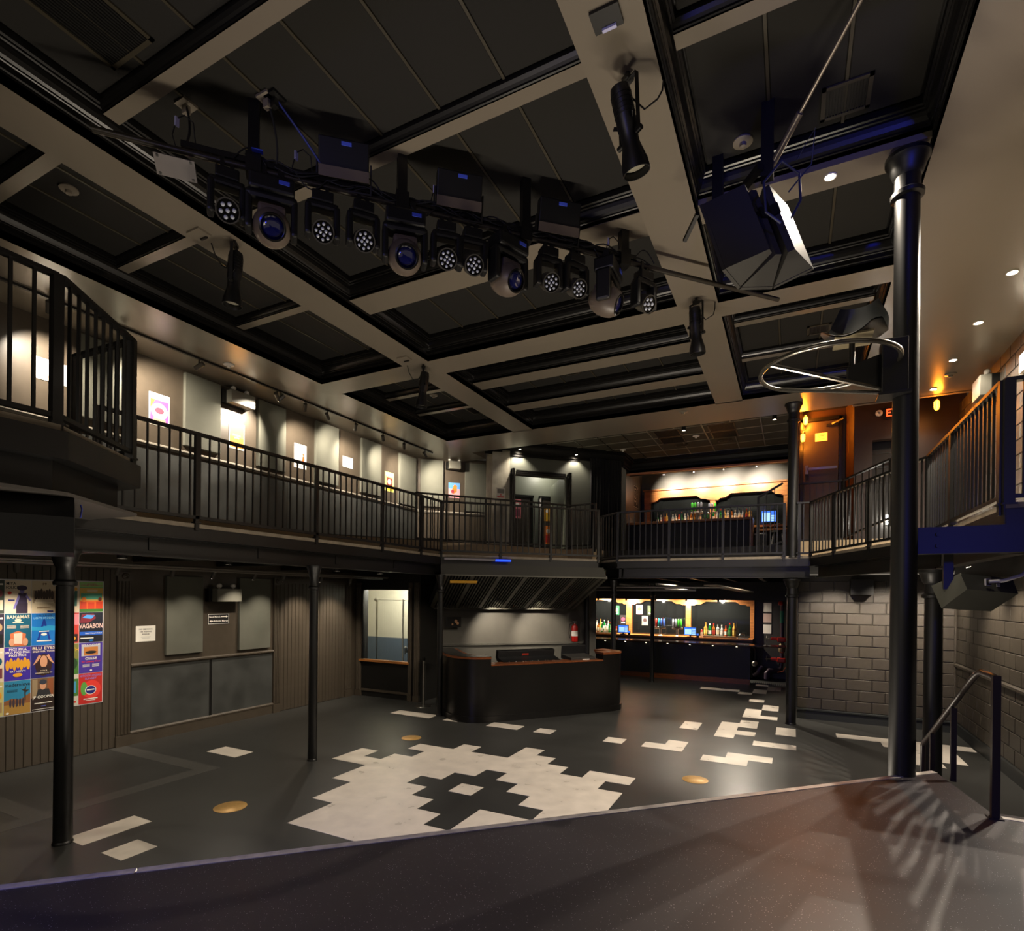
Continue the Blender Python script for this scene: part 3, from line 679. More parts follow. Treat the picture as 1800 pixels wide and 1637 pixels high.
# ------------------------------------------------------------------ railings
def railing(pts, z0, z1, label, posts, sp=.115, pw=.045, bw=.016, grp='black steel balcony railings', toprail=True, name='balcony_railing', zs=None):
    """pts: polyline (x,y); posts: list of parameters as (segment, fraction)"""
    base = (pts[0][0], pts[0][1], z0 if zs is None else zs[0][0])
    t = thing(name, label, 'railing', base, group=grp)
    for i in range(len(pts)-1):
        a = Vector((*pts[i], 0)); b = Vector((*pts[i+1], 0)); L = (b-a).length; d_ = (b-a)/L
        za0, za1 = (z0, z1) if zs is None else zs[i]; zb0, zb1 = (z0, z1) if zs is None else zs[i+1]
        MB().beam(a+Vector((0,0,za1-.014)), b+Vector((0,0,zb1-.014)), .062, .03).build('top_rail', BLACK, t)
        MB().beam(a+Vector((0,0,za0+.065)), b+Vector((0,0,zb0+.065)), .045, .035).build('bottom_rail', BLACK, t)
        ps = sorted(f*L for s_, f in posts if s_ == i)
        n = max(1, int(round(L/sp)))
        for k in range(1, n):
            x = L*k/n
            if any(abs(x-p) < .03 for p in ps): continue
            f = x/L; p = a + d_*x; zl = za0+(zb0-za0)*f; zh = za1+(zb1-za1)*f
            key = (round(zh-zl-.09, 3), bw)
            if key not in _bal: 
                m_ = MB(); m_.box(-bw/2, bw/2, -bw/2, bw/2, 0, key[0]); m_.use(BLACK); _bal[key] = m_.mesh('baluster')
            piece(_bal[key], 'baluster', t, (p.x, p.y, zl+.07), (0, 0, math.atan2(d_.y, d_.x)))
        for p_ in ps:
            f = p_/L; p = a + d_*p_; zl = za0+(zb0-za0)*f; zh = za1+(zb1-za1)*f
            mb = MB(); Mx = Matrix.Translation((p.x, p.y, 0)) @ Matrix.Rotation(math.atan2(d_.y, d_.x), 4, 'Z')
            mb.box(-pw/2, pw/2, -pw/2, pw/2, zl-.08, zh-.005, Mx); mb.box(-pw/2-.012, pw/2+.012, -pw/2-.012, pw/2+.012, zl-.0, zl+.015, Mx)
            mb.build('post', BLACK, t)
    return t
_bal = {}
railing([(-5.98, 2.95), (-5.98, 8.80)], 3.08, 4.10, 'long straight black railing along the left balcony', [(0, .0), (0, .17), (0, .47), (0, .71), (0, .89), (0, 1.0)])
railing([(-5.98, 8.80), (-3.60, 11.05)], 3.08, 4.10, 'diagonal black railing over the mixing booth', [(0, 0), (0, .36), (0, .68), (0, 1)])
railing([(-3.73, 11.63), (-3.22, 11.17), (-.14, 11.28)], 3.07, 4.05, 'straight black railing in front of the upper bar', [(0, 0), (1, 0), (1, .335), (1, .66), (1, 1)])
railing([(.06, 11.31), (.29, 11.33), (1.46, 8.27)], 3.06, 4.05, 'slanting black railing on the balcony before the stair hall', [(0, .2), (1, 0), (1, .27), (1, .6), (1, 1)], bw=.018)
railing([(1.47, 8.27), (1.49, 5.70)], 3.06, 4.06, 'black railing along the right balcony ending at a thick corner post', [(0, 0), (0, .42), (0, 1)], pw=.06, bw=.02)
railing([(1.49, 5.66), (2.68, 5.66)], 3.06, 4.06, 'short black railing crossing from the thick corner post to the right wall', [(0, 0.02)], pw=.07, bw=.02)
railing([(-4.70, -1.0), (-4.70, 2.05)], 3.49, 4.57, 'near black railing on the raised platform at the left edge', [(0, 1)], sp=.135, pw=.065, bw=.02)
railing([(-4.70, 2.07), (-5.29, 2.87)], 3.49, 4.57, 'angled black railing on the corner of the raised platform', [(0, 1)], pw=.065, bw=.02)
railing([(-5.31, 2.88), (-6.18, 2.84)], 3.49, 4.57, 'short black railing closing the far side of the raised platform', [(0, 1)], pw=.05, bw=.018)
railing([(-6.80, 9.10), (-4.52, 11.86), (-3.92, 11.80)], 3.375, 4.38, 'black railing on the rear tier behind the diagonal balcony railing', [(0, 0), (0, .18), (0, .42), (0, .7), (1, 0), (1, 1)], pw=.04, bw=.014)
railing([(.08, 12.45), (.85, 12.40), (1.55, 11.9)], 3.40, 4.62, 'black stair railing rising in front of the stair hall', [(0, 0), (1, 0), (1, 1)], pw=.04, bw=.014, zs=[(3.4, 4.60), (3.4, 4.60), (3.7, 4.83)])
railing([(-.62, 12.15), (-.18, 12.10)], 3.35, 4.30, 'short black stair railing at the right end of the upper bar', [(0, 0)], sp=.14, pw=.04, bw=.014, zs=[(3.2, 4.34), (3.35, 4.58)])
# brown tube handrail at the stage steps
hr = thing('stage_handrail', 'dark tubular handrail on the stage steps with posts and a bent top', 'handrail', (1.18, 4.6, .9))
HR = M('handrail_brown', (40, 32, 30), .35)
MB().tube([(1.18, 4.60, 1.80), (1.176, 4.66, 1.812), (1.163, 4.85, 1.812), (1.158, 4.91, 1.795), (1.15, 5.0, 1.745), (1.09, 5.93, 1.15), (1.075, 6.15, 1.015), (1.073, 6.18, .98), (1.073, 6.18, .45)], .021, 10).build('hand_rail', HR, hr)
MB().beam((1.18, 4.60, .90), (1.18, 4.60, 1.82), .042, .042).build('post', HR, hr)
MB().beam((1.126, 5.38, .90), (1.126, 5.38, 1.47), .036, .036).build('post', HR, hr)
MB().beam((1.09, 5.90, .22), (1.09, 5.90, 1.15), .034, .034).build('post', HR, hr)
MB().box(1.14, 1.22, 4.56, 4.64, .900, .908).build('foot_plate', HR, hr)
# ------------------------------------------------------------------ lighting pipe with moving lights
PA = Vector((-4.55, 2.245, 5.68)); PBv = Vector((-.17, 6.925, 5.68)); PD = (PBv-PA).normalized(); RZ = math.atan2(PD.y, PD.x)
def onpipe(x): t = (x-PA.x)/PD.x; return PA + PD*t
pipe = thing('lighting_pipe', 'long diagonal lighting pipe hung from the ceiling with taped cables', 'pipe', tuple(PA))
MB().cyl(PA - PD*.05, PBv, .024, n=14).build('pipe_tube', M('pipe_dark', (60, 56, 50), .35, .6), pipe)
up = Vector((0, 0, 1))
MB().beam(onpipe(-4.2)+up*.05, onpipe(-1.45)+up*.05, .045, .045).build('strut_channel', BLACK, pipe)
for k in range(7):
    pts = []; ph = random.random()*6; x0 = -4.1+random.random()*.4; x1 = -1.3-random.random()*.5
    for i in range(60):
        x = x0+(x1-x0)*i/59; p = onpipe(x); s_ = math.sin(i*.9+ph)
        pts.append(p + Vector((PD.y, -PD.x, 0))*(.035*math.cos(i*.37+ph)) + up*(.05+.03*s_+.02*math.sin(i*.23+k)))
    MB().tube(pts, .006+.002*(k % 2), 6).build('cable', RUBBER, pipe)
for k in range(9):
    x = -3.95+.31*k; p = onpipe(x); q = onpipe(x+.16)
    pts = [p.lerp(q, i/10) + up*(.03-.10*math.sin(PI*i/10)*(1 if k % 2 else -1.1)) + Vector((PD.y, -PD.x, 0))*.03 for i in range(11)]
    MB().tube(pts, .0055, 6).build('cable_loop', RUBBER, pipe)
TAPEB = M('label_lilac', (176, 176, 214), .6)
for (x, dz) in ((-4.22, .18), (-3.64, .16), (-2.86, .18), (-1.66, .12)):
    p = onpipe(x); MB().beam(p+up*dz, p+up*(dz+.07), .03, .012).build('cable_tag', TAPEB, pipe)
    MB().tube([p-up*.0, p+up*dz*.6-PD*.03, p+up*(dz+.06), p+up*(dz+.10)+PD*.05, p+up*(dz+.06)+PD*.11, p+up*.04+PD*.13], .005, 6).build('cable_loop', RUBBER, pipe)
for x, zc in ((-3.855, 6.22), (-3.055, 6.22), (-2.27, 6.22), (-1.545, 5.98)):
    p = onpipe(x); t_ = MB().box(-.04, .04, -.04, .04, 5.66, zc, Matrix.Translation((p.x, p.y, 0)) @ Matrix.Rotation(RZ, 4, 'Z')); t_.box(-.055, .055, -.055, .055, 5.62, 5.78, Matrix.Translation((p.x, p.y, 0)) @ Matrix.Rotation(RZ, 4, 'Z')); t_.build('hanger', BLACK, pipe)
p = onpipe(-3.86); MB().beam(p+up*.10+Vector((PD.y, -PD.x, 0))*.07, p+up*.10+Vector((PD.y, -PD.x, 0))*.072+PD*.08, .05, .004).build('blue_tape', M('tape_blue', (40, 60, 190), .5), pipe)
# plate box at left end of the pipe
p = onpipe(-4.22); Mx = Matrix.Translation(p - up*.13) @ Matrix.Rotation(RZ, 4, 'Z') @ Matrix.Rotation(-.5, 4, 'X')
jb = thing('junction_box', 'grey junction box with four screws below the left end of the lighting pipe', 'electrical box', tuple(p - up*.2))
MB().box(-.13, .13, -.05, .05, -.03, .03, Mx).build('box_body', BLACK, jb)
MB().box(-.135, .135, -.085, .065, -.036, -.03, Mx).build('box_plate', M('plate_grey', (96, 90, 88), .45), jb)
for sx in (-.11, .11):
    for sy in (-.07, .05): MB().box(sx-.008, sx+.008, sy-.008, sy+.008, -.04, -.036, Mx).build('screw', BLACK, jb)
LEDC = M('led_lens', (160, 165, 180), .12, spec=.8); GREYB = M('fixture_grey', (48, 46, 43), .38); LENSB = M('lens_blue_glass', (10, 14, 60), .06, spec=1.0)
HEADG = M('head_shell', (84, 74, 66), .42)
def wash(leds):
    t = thing('wash_light', 'x', 'stage light', (0,0,0))
    MB().bbox(-.085, .085, -.06, .06, -.16, -.07, .012).build('base', PLASTIC, t)
    MB().box(-.05, -.02, -.02, .02, -.08, .03).box(.02, .05, -.02, .02, -.08, .03).build('clamp', BLACK, t)
    mb = MB()
    for sx in (-1, 1): mb.bbox(sx*.112-.026, sx*.112+.026, -.06, .055, -.44, -.18, .02)
    mb.bbox(-.125, .125, -.055, .05, -.215, -.155, .02)
    mb.build('yoke', PLASTIC, t)
    ax = Vector((.05, -.80, -.50)).normalized(); c = Vector((0, .0, -.375)); 
    h = MB(); h.lathe([(.001, -.085), (.05, -.085), (.072, -.06), (.082, -.02), (.084, .05), (.088, .075), (.088, .09), (.078, .09)], c, ax, n=24); hd = h.build('head', GREYB, t)
    MB().lathe([(.001, .078), (.079, .078)], c, ax, n=24).build('lens_plate', BLACKG, hd)
    u_ = ax.cross(Vector((0,0,1))).normalized(); v_ = ax.cross(u_)
    ring_ = [(0, 0)] + [(.033*math.cos(k*PI/3), .033*math.sin(k*PI/3)) for k in range(6)]
    if leds == 12: ring_ = [(.022*math.cos(k*2*PI/4+.3), .022*math.sin(k*2*PI/4+.3)) for k in range(4)] + [(.055*math.cos(k*PI/4), .055*math.sin(k*PI/4)) for k in range(8)]
    else: ring_ = [(0, 0)] + [(.048*math.cos(k*PI/3+.3), .048*math.sin(k*PI/3+.3)) for k in range(6)]
    rr = .013 if leds == 12 else .0165
    for a_, b_ in ring_: MB().sphere(c+ax*.078+u_*a_+v_*b_, rr, 8).build('led', LEDC, hd)
    return t
def spotmover():
    t = thing('moving_spot', 'x', 'stage light', (0,0,0))
    b = MB().bbox(-.17, .17, -.10, .10, -.20, -.07, .02).build('base', PLASTIC, t)
    MB().box(.05, .13, -.104, -.098, -.135, -.105).build('display_sticker', M('sticker_blue', (60, 80, 200), .5), b)
    MB().box(-.09, -.04, -.03, .03, -.08, .03).box(.04, .09, -.03, .03, -.08, .03).build('clamp', BLACK, t)
    mb = MB()
    for sx in (-1, 1): mb.bbox(sx*.168-.025, sx*.168+.025, -.07, .07, -.50, -.20, .02)
    mb.bbox(-.19, .19, -.075, .075, -.26, -.19, .03); mb.build('yoke', PLASTIC, t)
    ax = Vector((.06, -.86, -.42)).normalized(); c = Vector((0, .02, -.43))
    h = MB(); h.lathe([(.001, -.17), (.07, -.165), (.115, -.12), (.14, -.05), (.145, .02), (.135, .08), (.115, .12), (.095, .145), (.088, .145)], c, ax, n=28); hd = h.build('head', HEADG, t)
    MB().lathe([(.088, .145), (.088, .12), (.082, .118)], c, ax, n=28).lathe([(.098, .13), (.101, .146), (.088, .15)], c, ax, n=28).build('lens_ring', BLACKG, hd)
    MB().lathe([(.001, .142), (.04, .139), (.07, .130), (.086, .118)], c, ax, n=28).build('lens', LENSB, hd)
    Mx = Matrix.Translation(c); mb = MB()
    mb.bbox(-.105, .105, -.09, .10, .04, .15, .03, Mx); mb.build('head_cover', HEADG, hd)
    for k in range(4): MB().box(-.147+.0, -.143, -.02+.018*k, -.012+.018*k, -.03, .02, Matrix.Translation(c)).build('vent_slot', BLACK, hd)
    return t
w12 = wash(12); w7 = wash(7); sm = spotmover()
LBL = ['leftmost', 'second', 'third', 'fourth', 'fifth', 'sixth', 'seventh', 'rightmost']
used = {id(w12): 0, id(w7): 0}
for k, (x, L7, yaw_) in enumerate([(-3.983, 1, .25), (-3.499, 0, .05), (-3.277, 0, .12), (-2.787, 0, -.12), (-2.621, 0, -.05), (-2.106, 0, .05), (-1.913, 0, .3), (-1.38, 1, .35)]):
    src = w7 if L7 else w12; lab = '%s of eight small round LED wash lights hanging from the pipe' % LBL[k]; p = onpipe(x)
    if used[id(src)] == 0: src.location = p; src.rotation_euler = (0, 0, RZ+yaw_*.6); src['label'] = lab; src['group'] = 'LED wash lights on the pipe'; used[id(src)] = 1
    else: copytree(src, p, (0, 0, RZ+yaw_*.6), None, lab, 'LED wash lights on the pipe')
for k, (x, yaw_) in enumerate([(-3.762, .05), (-3.035, -.06), (-2.381, .35), (-1.659, .75)]):
    lab = ['leftmost large moving head spotlight on the pipe, blue lens facing the stage', 'second large moving head spotlight on the pipe, blue lens facing the stage', 'third large moving head spotlight on the pipe, turned a little to the right', 'rightmost large moving head spotlight on the pipe, turned well to the right'][k]
    p = onpipe(x)
    if k == 0: sm.location = p; sm.rotation_euler = (0, 0, RZ+yaw_); sm['label'] = lab; sm['group'] = 'large moving spotlights on the pipe'
    else: copytree(sm, p, (0, 0, RZ+yaw_), None, lab, 'large moving spotlights on the pipe')
def blinder():
    t = thing('strobe_panel', 'x', 'stage light', (0,0,0)); tl = Matrix.Rotation(.25, 4, 'X')
    mb = MB(); mb.bbox(-.20, .20, -.05, .06, .07, .36, .01, tl); b = mb.build('housing', PLASTIC, t)
    for k in range(9): MB().box(-.18+.042*k, -.15+.042*k, .06, .075, .12, .27, tl).build('cooling_fin', BLACK, b)
    MB().box(-.20, .20, -.056, -.05, .07, .15, tl).build('trim_plate', HEADG, t)
    mb = MB()
    for sx in (-.215, .215): mb.box(sx-.006, sx+.006, -.02, .02, .0, .22, tl)
    mb.box(-.22, .22, -.02, .02, -.005, .008, tl); mb.build('bracket', BLACK, t)
    MB().box(-.02, .06, -.06, -.052, .31, .335, tl).build('name_tape', MATS['sticker_blue'], t)
    return t
bl = blinder()
for k, x in enumerate((-3.382, -2.713, -2.05)):
    lab = '%s of three boxy strobe panels standing on top of the lighting pipe' % ['leftmost', 'middle', 'rightmost'][k]; p = onpipe(x)
    if k == 0: bl.location = p; bl.rotation_euler = (0, 0, RZ-.1); bl['label'] = lab; bl['group'] = 'strobe panels on the pipe'
    else: copytree(bl, p, (0, 0, RZ-.1), None, lab, 'strobe panels on the pipe')
# hanging cables from ceiling near pipe
for k, (x, y, x2, blue) in enumerate([(-4.35, 2.75, -4.18, 0), (-3.72, 3.0, -3.74, 0), (-3.66, 3.02, -3.45, 1)]):
    p = onpipe(x2); pts = [Vector((x, y, 6.2)).lerp(p+up*.05, i/12) + Vector((.05, 0, 0))*math.sin(PI*i/12) - up*.05*math.sin(PI*i/12) for i in range(13)]
    tag(MB().tube(pts, .009, 6).build('power_cable', M('cable_blue', (20, 34, 110), .5) if blue else RUBBER), ['black twin cable dropping to the left end of the pipe', 'black cable dropping beside the leftmost hanger', 'thick blue cable dropping to the second moving light'][k], 'cable')
    o = MB().box(x-.06, x+.06, y-.06, y+.06, 6.185, 6.205).box(x-.025, x+.025, y-.02, y+.02, 6.12, 6.19).build('ceiling_outlet', M('outlet_tan', (116, 108, 96), .5) if k < 2 else BLACK); tag(o, ['pale ceiling outlet above the left end of the pipe', 'pale ceiling outlet beside the leftmost hanger', 'dark ceiling outlet feeding the thick blue cable'][k], 'outlet')
# ------------------------------------------------------------------ ellipsoidal spotlights under the beams
def ers(loc, rz, label, tilt=.10, top=5.87):
    t = thing('profile_spotlight', label, 'stage light', (loc[0], loc[1], top), rz, 'profile spotlights under the beams')
    tl = Matrix.Translation((0, 0, -.36)) @ Matrix.Rotation(tilt, 4, 'X')
    def T(p): return tl @ Vector(p)
    axis = tl.to_3x3() @ Vector((0, 0, -1))
    mb = MB(); mb.lathe([(.03, -.24), (.062, -.235), (.068, -.20), (.068, .02), (.060, .04), (.060, .12), (.070, .16), (.090, .24), (.094, .30), (.086, .30), (.082, .27)], T((0,0,0)), axis, n=20); b = mb.build('barrel', PLASTIC, t, False)
    MB().lathe([(.001, .262), (.05, .258), (.083, .25)], T((0,0,0)), axis, n=20).build('lens', M('lens_clear', (150, 146, 130), .1, spec=.8), b, False)
    mb = MB()
    for k in range(5): mb.lathe([(.071, -.19+.03*k), (.071, -.178+.03*k), (.066, -.178+.03*k)], T((0,0,0)), axis, n=20)
    mb.build('cooling_ring', BLACK, b, False)
    mb = MB()
    for sx in (-1, 1): mb.beam((sx*.088, 0, -.06), T((sx*.088, 0, -.08)), .006, .03, (0, 1, 0)); mb.cyl(T((sx*.07, 0, -.08)), T((sx*.115, 0, -.08)), .018, n=10)
    mb.beam((-.09, 0, -.06), (.09, 0, -.06), .03, .006); mb.build('yoke', BLACK, t, False)
    MB().cyl((0, 0, -.06), (0, 0, 0), .016, n=10).box(-.03, .03, -.03, .03, -.06, -.03).build('clamp', BLACK, t, False)
    for sx, sz in ((-.06, .02), (.06, .02)): MB().beam(T((sx, .0, sz)), T((sx*1.6, -.03, sz+.02)), .004, .03).build('shutter_handle', BLACK, b, False)
    MB().tube([(.0, .03, -.15), (.06, .1, -.25), (.12, .16, -.20), (.10, .22, -.10), (.08, .25, 0)], .006, 6).build('power_lead', RUBBER, t, False)
ers((-5.07, 3.72), 2.2, 'black profile spotlight hanging from the left beam nearest the camera', .06)
ers((-5.13, 7.02), 2.2, 'black profile spotlight hanging at the crossing of the left beam')
ers((-1.03, 3.70), -.6, 'black profile spotlight hanging from the right beam nearest the camera, lens toward the stage', .30)
ers((-1.05, 6.86), -.5, 'black profile spotlight hanging from the right beam beyond the speaker cluster', .12)
for k, (x, y) in enumerate([(-1.05, 3.28), (-5.28, 3.48), (-5.25, 6.70)]):
    t = thing('soffit_box', ['flat cable box on the right beam above a profile spotlight', 'flat access plate on the left beam near the camera', 'flat access plate on the left beam by the crossing'][k], 'electrical box', (x, y, 5.87))
    MB().box(x-.09, x+.09, y-.07, y+.07, 5.85, 5.87).build('cover', BLACK if k == 0 else SOFFIT, t); MB().box(x-.04, x+.05, y+.04, y+.06, 5.835, 5.85).build('name_tape', TAPEB if k == 0 else BLACK, t)
# ------------------------------------------------------------------ hung loudspeaker cluster (three trapezoid cabinets)
GR = M('speaker_paint', (44, 42, 37), .6, bump=.1, bscale=300)
ct = thing('speaker_cluster', 'cluster of three trapezoid black loudspeakers hung beside the right beam', 'loudspeaker', (-.05, 5.28, 5.75))
CM = Matrix.Translation((-.129, 4.652, 5.311)) @ Matrix.Rotation(.609, 4, 'Z') @ Matrix.Rotation(-.311, 4, 'X') @ Matrix.Rotation(-.134, 4, 'Y')
def arcp(r_, a_): return (-math.sin(a_)*r_, math.cos(a_)*r_)
for k, (a0_, a1_) in enumerate(((.96, .335), (.305, -.305), (-.335, -.96))):
    o = MB().prism([arcp(.15, (a0_+a1_)/2+(a0_-a1_)*.27), arcp(.15, (a0_+a1_)/2-(a0_-a1_)*.27), arcp(.47, a1_), arcp(.47, a0_)], -.335, .335, CM).build('cabinet', GR, ct)
    MB().prism([arcp(.471, a0_), arcp(.471, a1_), arcp(.497, a1_), arcp(.497, a0_)], -.34, .34, CM).build('grille', GR, o)
    am = (a0_+a1_)/2; q_ = arcp(.138, am); Mp_ = CM @ Matrix.Translation((q_[0], q_[1], .08)) @ Matrix.Rotation(am, 4, 'Z'); MB().box(-.03, .03, -.008, .008, -.05, .05, Mp_).build('input_plate', PLASTIC, o)
mb = MB()
for x, y in ((-.205, 4.80), (-.62, 5.20)): mb.box(x-.045, x+.045, y-.045, y+.045, 5.62, 6.21)
mb.beam((-.25, 4.72, 5.68), (-.64, 5.25, 5.66), .05, .05); mb.beam((-.72, 4.72, 5.45), (-.86, 4.95, 5.40), .03, .03)
mb.build('hanger', BLACK, ct)
MB().tube([(-.10, 4.60, 5.12), (-.20, 4.55, 5.2), (-.22, 4.58, 5.45), (-.10, 4.62, 5.6), (.02, 4.68, 5.5), (.03, 4.68, 5.3), (-.03, 4.62, 5.15)], .010, 8).tube([(.0, 4.66, 5.6), (.12, 4.6, 5.75), (.10, 4.68, 5.55), (-.05, 4.62, 5.35)], .006, 6).build('speaker_cable', M('cable_bluegrey', (40, 44, 70), .5), ct)
tag(MB().cyl((-.17, 4.80, 5.72), (.02, 4.55, 5.86), .026, n=10).cyl((.02, 4.55, 5.86), (.55, 3.75, 6.16), .014, n=10).build('brace_pipe', M('brace_steel', (120, 112, 100), .35, .7)), 'thin grey brace pipe running up from the speaker cluster toward the camera', 'pipe')
# ------------------------------------------------------------------ perched swivel seat on the tall column
st = thing('perch_seat', 'black moulded swivel seat with a round foot hoop bracketed to the tall column', 'seat', (.74, 5.37, 3.96))
MB().bbox(.62, .80, 5.26, 5.42, 3.95, 4.38, .01).build('bracket_box', BLACK, st)
MB().box(.60, .82, 5.24, 5.44, 3.93, 3.95).build('bracket_foot', BLACK, st)
HOOP = M('hoop_steel', (120, 116, 108), .22, .9)
cx, cy, rz_ = .24, 5.22, .50
pts = [(cx+rz_*math.cos(t), cy+rz_*math.sin(t), 4.20) for t in [2*PI*k/48 for k in range(48)]]
MB().tube(pts, .019, 10, closed=True).build('foot_hoop', HOOP, st)
def hp(t): return (cx+rz_*math.cos(t), cy+rz_*math.sin(t), 4.20)
MB().tube([(.66, 5.32, 3.99), hp(3.72)], .017, 8).tube([(.66, 5.36, 3.98), hp(2.35)], .017, 8).build('hoop_strut', HOOP, st)
MB().prism([(.0, 3.99), (.0, 4.30), (-.28, 4.20), (-.28, 4.09)], -.02, .02, frame((.66, 5.34, 0), (1, .25, 0), (0, 0, 1))).build('seat_arm', BLACK, st)
MB().cyl((.42, 5.30, 4.10), (.42, 5.30, 4.44), .022, n=12).build('seat_post', BLACK, st)
MB().box(.29, .56, 5.17, 5.45, 4.425, 4.44).build('seat_plate', M('plate_tan', (120, 110, 84), .5), st)
mb = MB(); nu, nv = 14, 18; vs = []
for i in range(nu+1):
    for j in range(nv+1):
        u_ = i/nu; v_ = j/nv*2-1
        # u 0..0.5 pan front->rear, 0.5..1 back rises
        if u_ < .55: px_ = -.24+.42*(u_/.55); pz_ = .03*abs(v_)**2*2 + (.05*(1-u_/.2)**2*-1 if u_ < .2 else 0)
        else: tt = (u_-.55)/.45; px_ = .18+.07*math.sin(tt*PI/2); pz_ = .36*tt**1.1+.06*abs(v_)**2*(1-tt)
        wd_ = .22*(1-.18*max(0, u_-.75)/.25*2)*(1-.25*max(0, .15-u_)/.15)
        px_ -= .08*abs(v_)**2.4*(1 if u_ > .5 else .3)
        vs.append((px_, v_*wd_, pz_))
fs = [(i*(nv+1)+j, i*(nv+1)+j+1, (i+1)*(nv+1)+j+1, (i+1)*(nv+1)+j) for i in range(nu) for j in range(nv)]
Ms = Matrix.Translation((.44, 5.36, 4.46)) @ Matrix.Rotation(1.30, 4, 'Z')
mb.add([Ms @ Vector(v) for v in vs], fs, True); mb.add([Ms @ (Vector(v)+Vector((.0, 0, -.012))) for v in vs], [f[::-1] for f in fs], True)
mb.build('seat_shell', M('vinyl_black', (26, 28, 27), .30), st)
# ------------------------------------------------------------------ monitor loudspeakers under the balcony
def wedge(name, label, Mx, L, prof, cable=True):
    t = thing(name, label, 'loudspeaker', tuple(Mx.translation))
    mb = MB(); mb.prism(prof, -L/2, L/2, Mx); o = mb.build('cabinet', GR if 'grey' in label else PLASTIC, t)
    return t, o
GR2 = M('wedge_grey', (60, 60, 50), .6, bump=.1, bscale=300)
t = thing('floor_monitor', 'grey wedge loudspeaker hung under the right balcony with a white cable', 'loudspeaker', (1.5, 6.4, 2.2))
wv = [(1.132, 6.232, 2.433), (1.313, 6.10, 2.54), (1.34, 6.001, 2.399), (1.181, 6.089, 2.229), (1.662, 6.892, 2.413), (1.847, 6.762, 2.508), (1.86, 6.656, 2.369), (1.685, 6.736, 2.201)]
o = MB().add(wv, [(0,1,2,3), (7,6,5,4), (1,5,6,2), (2,6,7,3), (3,7,4,0), (0,4,5,1)]).build('cabinet', GR2, t)
Mq = frame((1.55, 6.30, 2.465), (.62, .78, 0), (-.02, .1, 1))
MB().box(-.05, .03, -.03, .03, .0, .012, Mq).build('input_plate', WHITE, o); MB().box(-.045, .025, -.025, .025, .012, .016, Mq).build('input_sockets', BLACK, o)
for q_ in range(4): MB().box(.14, .19, -.036+.018*q_, -.026+.018*q_, .0, .006, Mq).build('printed_label', PAPER, o)
MB().box(1.20, 1.27, 6.12, 6.17, 2.40, 2.72).build('bracket', BLACK, t)
MB().tube([(1.55, 6.28, 2.47), (1.66, 6.30, 2.48), (1.8, 6.36, 2.53), (1.92, 6.45, 2.64)], .016, 8).build('signal_cable', WHITE, t)
Ml = frame((-4.98, 1.75, 2.78), (.9, -.43, 0), (0, 0, 1))
t, o = wedge('floor_monitor', 'black wedge loudspeaker with a blue sticker hung under the raised platform', Ml, 1.0, [(-.22, .18), (-.26, -.05), (-.05, -.22), (.22, -.20), (.22, .05), (.12, .20)])
MB().box(-.06, .02, .205, .21, -.03, .09, Ml).build('sticker', M('sticker_royal', (24, 30, 130), .5), o)
MB().tube([(-5.02, 2.35, 3.02), (-5.0, 2.36, 2.95), (-4.98, 2.34, 2.88)], .006, 6).build('safety_wire', M('wire_blue', (60, 70, 160), .4), t)
# lamp cylinder under right balcony and small can over stair
def can(loc, r, h, label, watts=0, col=WARM, aim=None, deg=95, mat=None, name='cylinder_downlight', grp='cylinder downlights', es=14):
    t = thing(name, label, 'light', loc, group=grp)
    x, y, z = loc
    MB().lathe([(0.001, 0), (r, 0), (r, -h), (r*.86, -h), (r*.80, -h+.02)], loc, n=20).build('can', mat or BLACK, t)
    MB().lathe([(.001, -h+.012), (r*.82, -h+.012)], loc, n=20).build('lens', M('lamp_glow', (255, 240, 210), .5, emit=(1, .84, .62), es=es), t)
    if watts: spot((x, y, z-h-.01), aim or (x, y, z-3), watts, deg, col, .7, .03, 'downlight_beam')
    return t
WCAN = M('can_white', (190, 184, 172), .4)
can((1.95, 5.85, 2.66), .045, .17, 'pale cylinder downlight under the right balcony above the wedge loudspeaker', 45, WARM, None, 130, WCAN)
# ------------------------------------------------------------------ mixing booth
FP = [(-6.60, 9.62), (-6.30, 9.28), (-6.02, 8.99), (-5.80, 8.77), (-5.60, 8.635), (-5.40, 8.565), (-5.20, 8.56), (-5.03, 8.63), (-4.86, 8.80), (-4.60, 9.11), (-4.2, 9.61), (-3.8, 10.11), (-3.35, 10.67), (-3.20, 10.89), (-3.13, 11.06), (-3.14, 11.20), (-3.24, 11.32), (-3.42, 11.42), (-3.62, 11.50)]
booth = thing('mixing_booth', 'black curved mixing booth counter with an oak rim', 'counter', (-4.8, 9.8, 0))
def offs(path, k):
    out = []
    for i, p in enumerate(path):
        a = Vector(path[max(0, i-1)]); b = Vector(path[min(len(path)-1, i+1)]); d_ = (b-a).normalized(); out.append((p[0]-d_.y*k*1.0, p[1]+d_.x*k))
    return out
def wallstrip(path, th, z0, z1, i0=0, i1=None):
    p = path[i0:i1]; q = offs(path, th)[i0:i1]; n = len(p); mb = MB(); vs = []
    for z in (z0, z1): vs += [(x, y, z) for x, y in p]
    for z in (z0, z1): vs += [(x, y, z) for x, y in q]
    fs = []
    for i in range(n-1): fs += [(i, i+1, n+i+1, n+i), (2*n+i+1, 2*n+i, 3*n+i, 3*n+i+1), (n+i, n+i+1, 3*n+i+1, 3*n+i), (i+1, i, 2*n+i, 2*n+i+1)]
    fs += [(0, n, 3*n, 2*n), (n-1, 3*n-1, 4*n-1, 2*n-1)]
    sm_ = [True]*len(fs); mb.add(vs, fs); mb.sm = [True if (k % 4) < 2 and k < 4*(n-1) else False for k in range(len(fs))]; return mb
